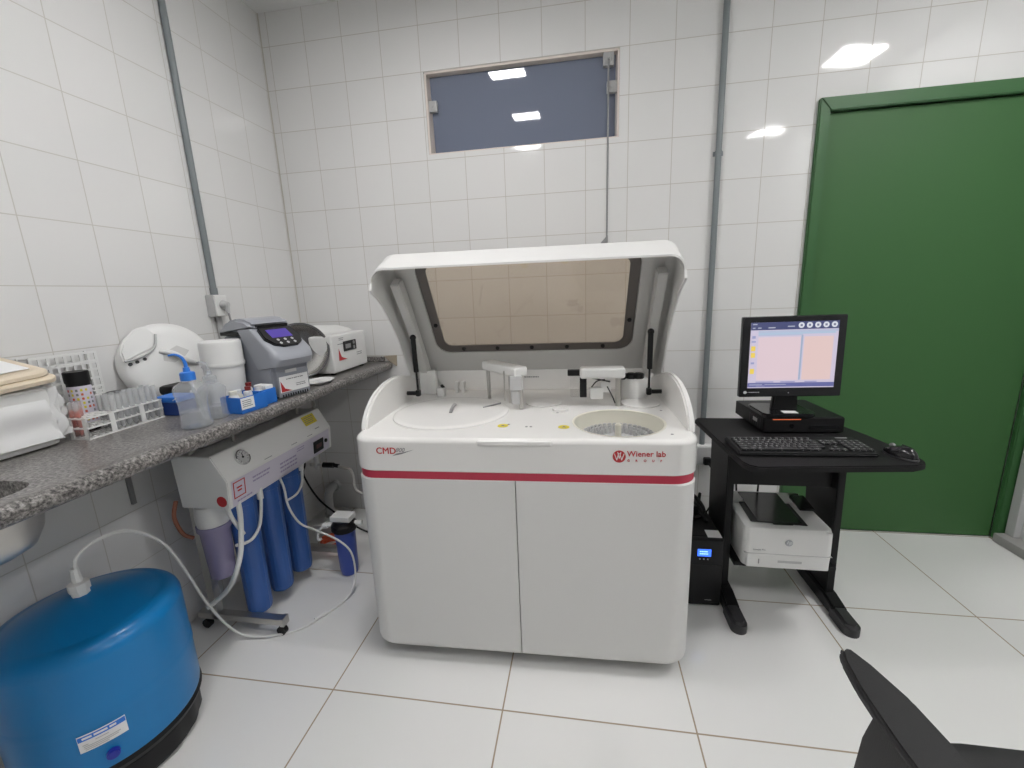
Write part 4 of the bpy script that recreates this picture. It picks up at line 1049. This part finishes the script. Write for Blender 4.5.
# monitor
MN = T('monitor', 'black screen monitor showing a pale program window, on the mini computer', 'monitor', (2.363, -.555, ZD + .062), math.radians(3.2))
mz = .868 - ZD - .062
MX = Matrix.Translation((0, 0, mz)) @ Matrix.Rotation(math.radians(-2.), 4, 'X')
MWd, MHt = .367, .308
P('housing', G().box((-MWd / 2, 0, 0), (MWd / 2, .022, MHt), .005, 2, mx=MX).box((-.12, .02, .04), (.12, .05, .25), .012, 2, mx=MX), M['blackg'], MN)
sx0, sx1, sz0, sz1 = -.1545, .1545, .036, .286
SC = MX @ Matrix.Translation((sx0, -.0006, sz0)) @ RX
sw, sh = sx1 - sx0, sz1 - sz0
scr = P('screen', G().box((0, 0, -.0005), (sw, sh, .0002), mx=SC), screenm('screen_base', (.60, .54, .68), 1.0), MN, label='lit screen')
def scp(nm, rects, col, s=1., z=.0004):
    g = G()
    for x0, y0, x1, y1 in rects: g.box((x0 * sw, (1 - y1) * sh, z), (x1 * sw, (1 - y0) * sh, z + .0002), mx=SC)
    P(nm, g, screenm(nm + '_glow', col, s), scr, top=MN)
scp('title_bar', [(0, 0, 1, .115)], (.055, .065, .17))
scp('menu_strip', [(0.09, .125, 1, .155), (.09, .185, .6, .205)], (.45, .50, .66))
scp('tool_strip', [(0.09, .155, .97, .185)], (.42, .53, .68))
scp('left_list', [(.095, .225, .58, .88)], (.72, .57, .62))
scp('right_list', [(.62, .225, .95, .88)], (.74, .55, .53))
scp('scroll_bar', [(.585, .20, .605, .88)], (.34, .42, .56))
scp('side_icons', [(.015, .355, .065, .43), (.015, .455, .065, .53), (.015, .70, .065, .78)], (.85, .62, .10))
scp('side_text', [(.02, .2, .06, .24), (.015, .275, .065, .30), (.02, .60, .06, .63)], (.30, .33, .55))
scp('status_rows', [(.09, .90, .3, .915), (.38, .90, .55, .915), (.66, .90, .8, .915), (.1, .965, .2, .975)], (.28, .28, .50), z=.0007)
scp('status_bar', [(0, .92, 1, .985)], (.12, .13, .33))
for r_ in [(.02, .02, .07, .035), (.02, .075, .05, .09), (.08, .075, .12, .09), (.2, .075, .28, .09), (.42, .06, .5, .075), (.02, .945, .17, .955), (.2, .945, .45, .952)]: scp('title_text', [r_], (.5, .52, .62), z=.0008)
g = G()
for k in range(5): g.cyl(((.575 + k * .093) * sw, .945 * sh, .0005), ((.575 + k * .093) * sw, .945 * sh, .0009), .0105, n=20, mx=SC)
P('round_icons', g, screenm('icon_glow', (.72, .74, .80), 1.), scr, top=MN)
g = G()
for k in range(5): g.box(((.575 + k * .093) * sw - .004, .945 * sh - .004, .0009), ((.575 + k * .093) * sw + .004, .945 * sh + .004, .0011), mx=SC)
P('icon_glyphs', g, screenm('glyph_glow', (.15, .16, .25), 1.), scr, top=MN)
g = G(); bz = MX @ Matrix.Translation((-.168, -.0002, .015)) @ RX
g.cyl((.006, .004, 0), (.006, .004, .0006), .006, n=16, mx=bz); marks(g, .016, 0, .042, .008, 1, bz, 1.); P('bezel_logo', g, M['lgrey'], MN)
P('power_light', G().cyl((-.004, 0, .016), (-.004, -.0012, .016), .002, n=10, mx=MX), M['lgrey'], MN)
P('stand', G().prism([(-.05, .0), (.05, .0), (.04, mz + .05), (-.04, mz + .05)], 'y', .022, .045, .006), M['black'], MN)
P('stand_base', G().prism(rrect(.19, .17, .03, 5, -.01, .035), 'z', .0, .016, .004, 2, only=lambda e: abs(e.verts[0].co.z - e.verts[1].co.z) < 1e-6), M['blackg'], MN)
S('paper_note', 'small white card lying on the black monitor stand base', 'note', G().box((2.335, -.592, ZD + .0782), (2.385, -.562, ZD + .0795)), M['paper'], (2.36, -.575, ZD + .078))
# keyboard
KB = T('keyboard', 'black keyboard at the front of the desk', 'keyboard', (2.308, -.768, ZD), math.radians(1.8))
KL, KD = .425, .142
P('case', G().prism([(-KD / 2, .002), (KD / 2, .002), (KD / 2, .022), (-KD / 2 + .01, .015), (-KD / 2, .010)], 'x', -KL / 2, KL / 2, .003, 2), M['black'], KB)
km = mat('key_plastic', (.03, .03, .032), .5)
nt = km.node_tree; tc = nt.nodes.new('ShaderNodeTexCoord'); nz = nt.nodes.new('ShaderNodeTexNoise'); nz.inputs['Scale'].default_value = 420
vl = nt.nodes.new('ShaderNodeVectorMath'); vl.operation = 'LENGTH'; lt = nt.nodes.new('ShaderNodeMath'); lt.operation = 'LESS_THAN'; lt.inputs[1].default_value = .0075
g1 = nt.nodes.new('ShaderNodeMath'); g1.operation = 'GREATER_THAN'; g1.inputs[1].default_value = .53
ml = nt.nodes.new('ShaderNodeMath'); ml.operation = 'MULTIPLY'; mxc = nt.nodes.new('ShaderNodeMixRGB')
mxc.inputs[1].default_value = (.03, .03, .032, 1); mxc.inputs[2].default_value = (.5, .5, .5, 1)
nt.links.new(tc.outputs['Object'], nz.inputs['Vector']); nt.links.new(tc.outputs['Object'], vl.inputs[0]); nt.links.new(vl.outputs['Value'], lt.inputs[0])
nt.links.new(nz.outputs['Fac'], g1.inputs[0]); nt.links.new(lt.outputs[0], ml.inputs[0]); nt.links.new(g1.outputs[0], ml.inputs[1])
nt.links.new(ml.outputs[0], mxc.inputs[0]); nt.links.new(mxc.outputs[0], nt.nodes['Principled BSDF'].inputs['Base Color'])
kme = {}
def key(x, y, w_, h_=.0155):
    k = (round(w_, 4), round(h_, 4)); z = .0150 + (y + KD / 2) / KD * .0058
    if k not in kme:
        g = G().box((-w_ / 2 + .0008, -h_ / 2 + .0008, 0), (w_ / 2 - .0008, h_ / 2 - .0008, .0065), .0015, 1)
        kme[k] = mesh_of('key', g, km)
    o = bpy.data.objects.new('key', kme[k]); COL.objects.link(o); o.parent = KB; o.location = (x, y, z)
kx0 = -KL / 2 + .012; u = .0180; yy = -KD / 2 + .022
rows = [[1.5, 1.25, 1.25, 6, 1.25, 1.25, 1.5], [2.25] + [1] * 10 + [2.75], [1.75] + [1] * 11 + [2.25], [1.5] + [1] * 12 + [1.5], [1] * 13 + [2]]
for r_, row in enumerate(rows):
    x = kx0
    for w_ in row:
        key(x + w_ * u * .5, yy + r_ * .0178, w_ * u); x += w_ * u
for i in range(13):
    key(kx0 + u * (.5 + i * 1.13), yy + 5.25 * .0178, u * .95, .012)
for i in range(3):
    key(kx0 + u * (15.75 + i), yy, u); key(kx0 + u * (15.75 + i), yy + 3 * .0178, u); key(kx0 + u * (15.75 + i), yy + 4 * .0178, u)
key(kx0 + u * 16.75, yy + .0178, u)
for i in range(4):
    for j in range(5):
        key(kx0 + u * (19.15 + i) if True else 0, yy + j * .0178, u)
P('keyboard_logo', G().box((.150, KD / 2 - .016, .0215), (.188, KD / 2 - .011, .0222)), M['lgrey'], KB)
# mouse
MS = T('mouse', 'black computer mouse to the right of the keyboard', 'mouse', (2.592, -.815, ZD), math.radians(14))
g = G(); lo = []
for k in range(9):
    a = PI / 2 * k / 8; s_ = math.cos(a) ** .7 if k < 8 else .02
    lo.append([(.030 * s_ * math.cos(t_) * (1 + .05 * math.cos(2 * t_)), .054 * s_ * math.sin(t_), .002 + .034 * math.sin(a) * (1 - .18 * math.sin(t_))) for t_ in [2 * PI * i / 28 for i in range(28)]])
P('mouse_body', g.loft(lo), M['blackg'], MS)
P('scroll_wheel', G().cyl((-.004, .03, .0265), (.004, .03, .0265), .008, n=16), M['mgrey'], MS)
P('mouse_pad_strip', G().lathe([(.0315, .001), (.032, .004), (.0305, .008)], (0, 0, 0), 28, sy=1.75), M['dgrey'], MS)
# printer
PRN = T('laser_printer', 'white laser printer with black output tray on the desk shelf', 'printer', (2.363, -.527, .203), math.radians(-.5))
pw, pd_, ph = .318, .29, .172
lo = []
for z, i in ((0, .012), (.006, .002), (.06, 0), (ph * .86, .001), (ph - .004, .006), (ph, .014)):
    lo.append([(x, y, z) for x, y in rrect(pw - 2 * i, pd_ - 2 * i, .025, 6)])
P('body', G().loft(lo), M['white'], PRN)
P('paper_drawer', G().box((-pw / 2 + .012, -pd_ / 2 - .004, .004), (pw / 2 - .012, -pd_ / 2 + .02, .062), .006, 3), M['white'], PRN)
P('drawer_seam', G().box((-pw / 2 + .004, -pd_ / 2 - .001, .0625), (pw / 2 - .004, -pd_ / 2 + .02, .0645)), M['lgrey'], PRN)
P('drawer_grip', G().box((-.035, -pd_ / 2 - .0055, .030), (.05, -pd_ / 2 - .003, .040), .002), M['lgrey'], PRN)
P('level_slot', G().box((-.105, -pd_ / 2 - .0048, .022), (-.101, -pd_ / 2 - .0035, .042)), M['mgrey'], PRN)
P('output_tray', G().prism([(-.125, -.10), (.075, -.115), (.085, .14), (-.115, .145)], 'z', ph - .001, ph + .004, .002), M['black'], PRN)
P('tray_ramp', G().prism([(-.10, ph + .004), (.135, ph + .016), (.135, ph + .002), (-.10, ph + .002)], 'x', -.10, .06, .001), M['blackg'], PRN)
P('tray_grip', G().box((-.05, -.12, ph + .003), (.02, -.112, ph + .007), .001), M['blackg'], PRN)
P('raised_back', G().box((-.155, .06, ph - .01), (.155, .155, ph + .012), .012, 3).box((.09, .02, ph - .01), (.155, .155, ph + .012), .012, 3), M['white'], PRN)
P('control_panel', G().prism([(-.0, ph + .013), (.10, ph + .026), (.10, ph + .010), (-.0, ph + .004)], 'x', .095, .152, .002), M['blackg'], PRN)
em = P('logo_disc', G().cyl((.0, -pd_ / 2 - .0005, .115), (.0, -pd_ / 2 - .0016, .115), .0135, n=28), M['logo'], PRN)
P('logo_letters', G().text('hp', .019, at((-.0085, -pd_ / 2 - .0017, .111)), shear=.25), M['paper'], em, top=PRN)
P('model_print', G().text('LaserJet Pro', .009, at((-.125, -pd_ / 2 - .0004, .077))), M['greytxt'], PRN)
P('power_button', G().box((pw / 2 - .03, -pd_ / 2 + .004, ph - .012), (pw / 2 - .014, -pd_ / 2 - .001, ph - .008), .001), M['paper'], PRN)
S('printer_cable', 'black cable hanging behind the printer under the desk', 'cable', G().tube([(2.27, -.34, ZD - .03), (2.275, -.33, .6), (2.27, -.33, .5), (2.28, -.35, .3), (2.3, -.33, .1), (2.36, -.28, .005)], .004).tube([(2.385, -.34, ZD - .03), (2.39, -.33, .62), (2.38, -.32, .5), (2.36, -.36, .3), (2.40, -.3, .1), (2.36, -.28, .005)], .004), M['black'], (2.36, -.28, 0))
# ups
UP = T('power_backup_unit', 'black tower power backup unit with a blue display on the floor beside the machine', 'ups', (2.051, -.50, 0), math.radians(1.0))
P('case', G().box((-.055, -.13, .004), (.082, .20, .305), .006, 2), M['blackt'], UP)
P('front_panel', G().box((-.055, -.160, .006), (.082, -.129, .305), .008, 2), M['black'], UP)
P('panel_groove', G().box((-.050, -.1612, .192), (.077, -.159, .195)), M['blackg'], UP)
dp = P('display', G().box((-.018, -.1614, .232), (.034, -.159, .264), .001), M['blue_lcd'], UP, label='glowing blue display')
g = G(); marks(g, .006, .006, .036, .02, 2, at((-.016, -.1616, .233))); P('display_digits', g, mat('lcd_digits', (.2, .4, 1.), .4, emis=(.35, .6, 1.), estr=1.2), dp, top=UP)
g = G()
for k in range(3): P('button', G().cyl((-.008 + k * .015, -.159, .22), (-.008 + k * .015, -.162, .22), .003, n=10), M['lgrey'], UP)
g = G(); marks(g, .0, 0, .03, .006, 1, at((.02, -.1602, .03))); P('brand_print', g, M['lgrey'], UP)
S('paper_note', 'small white card lying on top of the power backup unit', 'note', G().box((2.078, -.640, .3052), (2.132, -.585, .3065)), M['paper'], (2.11, -.61, .305))
t = T('cable_bundle', 'tangle of black cables resting on the power backup unit behind the card', 'cable', (2.06, -.42, .305))
P('cables', G().tube([(2.03, -.55, .312), (2.05, -.48, .33), (2.03, -.42, .37), (2.08, -.38, .36), (2.11, -.45, .325), (2.06, -.50, .313), (2.02, -.46, .33), (2.04, -.38, .40), (2.08, -.34, .42)], .008, n=8).tube([(2.10, -.53, .312), (2.08, -.44, .345), (2.02, -.40, .38), (2.03, -.36, .33), (2.09, -.40, .315), (2.12, -.34, .35)], .007, n=8), M['black'], t, True)
P('adapter', G().box((2.015, -.46, .3052), (2.085, -.36, .345), .006), M['blackt'], t, True)

# ------------------------------------------------------------------ office chair at lower right
CH = T('office_chair', 'black office chair with curved armrests, cut off at the lower right corner', 'chair', (2.40, -1.80, 0), 0)
P('seat', G().loft([[(2.39 + x, -1.80 + y, z) for x, y in rrect(.50 - 2 * i, .50 - 2 * i, .10, 8)] for z, i in ((.415, .03), (.43, .008), (.455, 0), (.475, .012), (.482, .04))]), M['chairb'], CH, True)
P('backrest', G().prism([(2.18, .60), (2.60, .60), (2.62, .75), (2.58, 1.02), (2.5, 1.06), (2.28, 1.06), (2.2, 1.02), (2.16, .75)], 'y', -2.08, -2.03, .02, 3), M['chairb'], CH, True)
P('back_bar', G().tube([(2.39, -1.9, .41), (2.39, -2.06, .42), (2.39, -2.10, .55), (2.39, -2.07, .8)], .02), M['chairb'], CH, True)
pad = [(2.036, -1.560), (2.046, -1.553), (2.058, -1.556), (2.074, -1.590), (2.092, -1.65), (2.100, -1.72), (2.100, -1.82), (2.085, -1.88), (2.04, -1.88), (2.022, -1.82), (2.018, -1.72), (2.02, -1.64), (2.027, -1.585)]
def armpart(mir):
    f = (lambda x: x) if not mir else (lambda x: 4.78 - x)
    pd2 = [(f(x), y) for x, y in pad]
    ap = P('armrest', G().prism(pd2, 'z', .632, .652, .007, 3), M['chairb'], CH, True)
    x0, x1 = sorted((f(2.035), f(2.062)))
    P('arm_support', G().prism([(-1.66, .635), (-1.80, .635), (-1.82, .60), (-1.78, .45), (-1.74, .41), (-1.66, .41), (-1.63, .46), (-1.64, .56)], 'x', x0, x1, .006, 2).box((min(f(2.035), f(2.25)), -1.76, .395), (max(f(2.035), f(2.25)), -1.66, .418), .005), M['chairb'], CH, True)
armpart(False); armpart(True)
P('gas_column', G().cyl((2.39, -1.8, .10), (2.39, -1.8, .40), .025, n=20).box((2.28, -1.9, .39), (2.5, -1.7, .415), .01), M['chairb'], CH, True)
for k in range(5):
    a = 2 * PI * k / 5 + .3; ex, ey = 2.39 + .28 * math.cos(a), -1.8 + .28 * math.sin(a)
    P('base_leg', G().tube([(2.39, -1.8, .105), (2.39 + .15 * math.cos(a), -1.8 + .15 * math.sin(a), .095), (ex, ey, .07)], .018, rr=(.024, .014)), M['chairb'], CH, True)
    P('caster', G().cyl((ex - .015 * math.sin(a), ey + .015 * math.cos(a), .026), (ex + .015 * math.sin(a), ey - .015 * math.cos(a), .026), .026, n=18).cyl((ex, ey, .03), (ex, ey, .07), .008), M['chairb'], CH, True)

# ------------------------------------------------------------------ camera and view
f_, yaw, pit, rol = 428.076, -.166306, -.211513, -.0393846
cyw, syw, cp, sp, cr, sr = math.cos(yaw), math.sin(yaw), math.cos(pit), math.sin(pit), math.cos(rol), math.sin(rol)
fwd = Vector((syw * cp, cyw * cp, sp)); right = Vector((cyw, -syw, 0)); up = right.cross(fwd)
r2 = right * cr + up * sr; u2 = up * cr - right * sr
cam = bpy.data.cameras.new('camera'); co = bpy.data.objects.new('camera', cam); COL.objects.link(co)
cam.sensor_fit = 'HORIZONTAL'; cam.sensor_width = 36; cam.lens = f_ * 36 / 1024; cam.clip_start = .02
co.matrix_world = Matrix(((r2.x, u2.x, -fwd.x, 1.58), (r2.y, u2.y, -fwd.y, -2.29558), (r2.z, u2.z, -fwd.z, 1.301574), (0, 0, 0, 1)))
sc = bpy.context.scene; sc.camera = co
wd = bpy.data.worlds.new('world'); sc.world = wd; wd.use_nodes = True
wd.node_tree.nodes['Background'].inputs[0].default_value = (.8, .85, .9, 1); wd.node_tree.nodes['Background'].inputs[1].default_value = .3
sc.view_settings.view_transform = 'Standard'; sc.view_settings.look = 'None'; sc.view_settings.gamma = 1; sc.view_settings.use_curve_mapping = False
sc.view_settings.exposure = 0.62
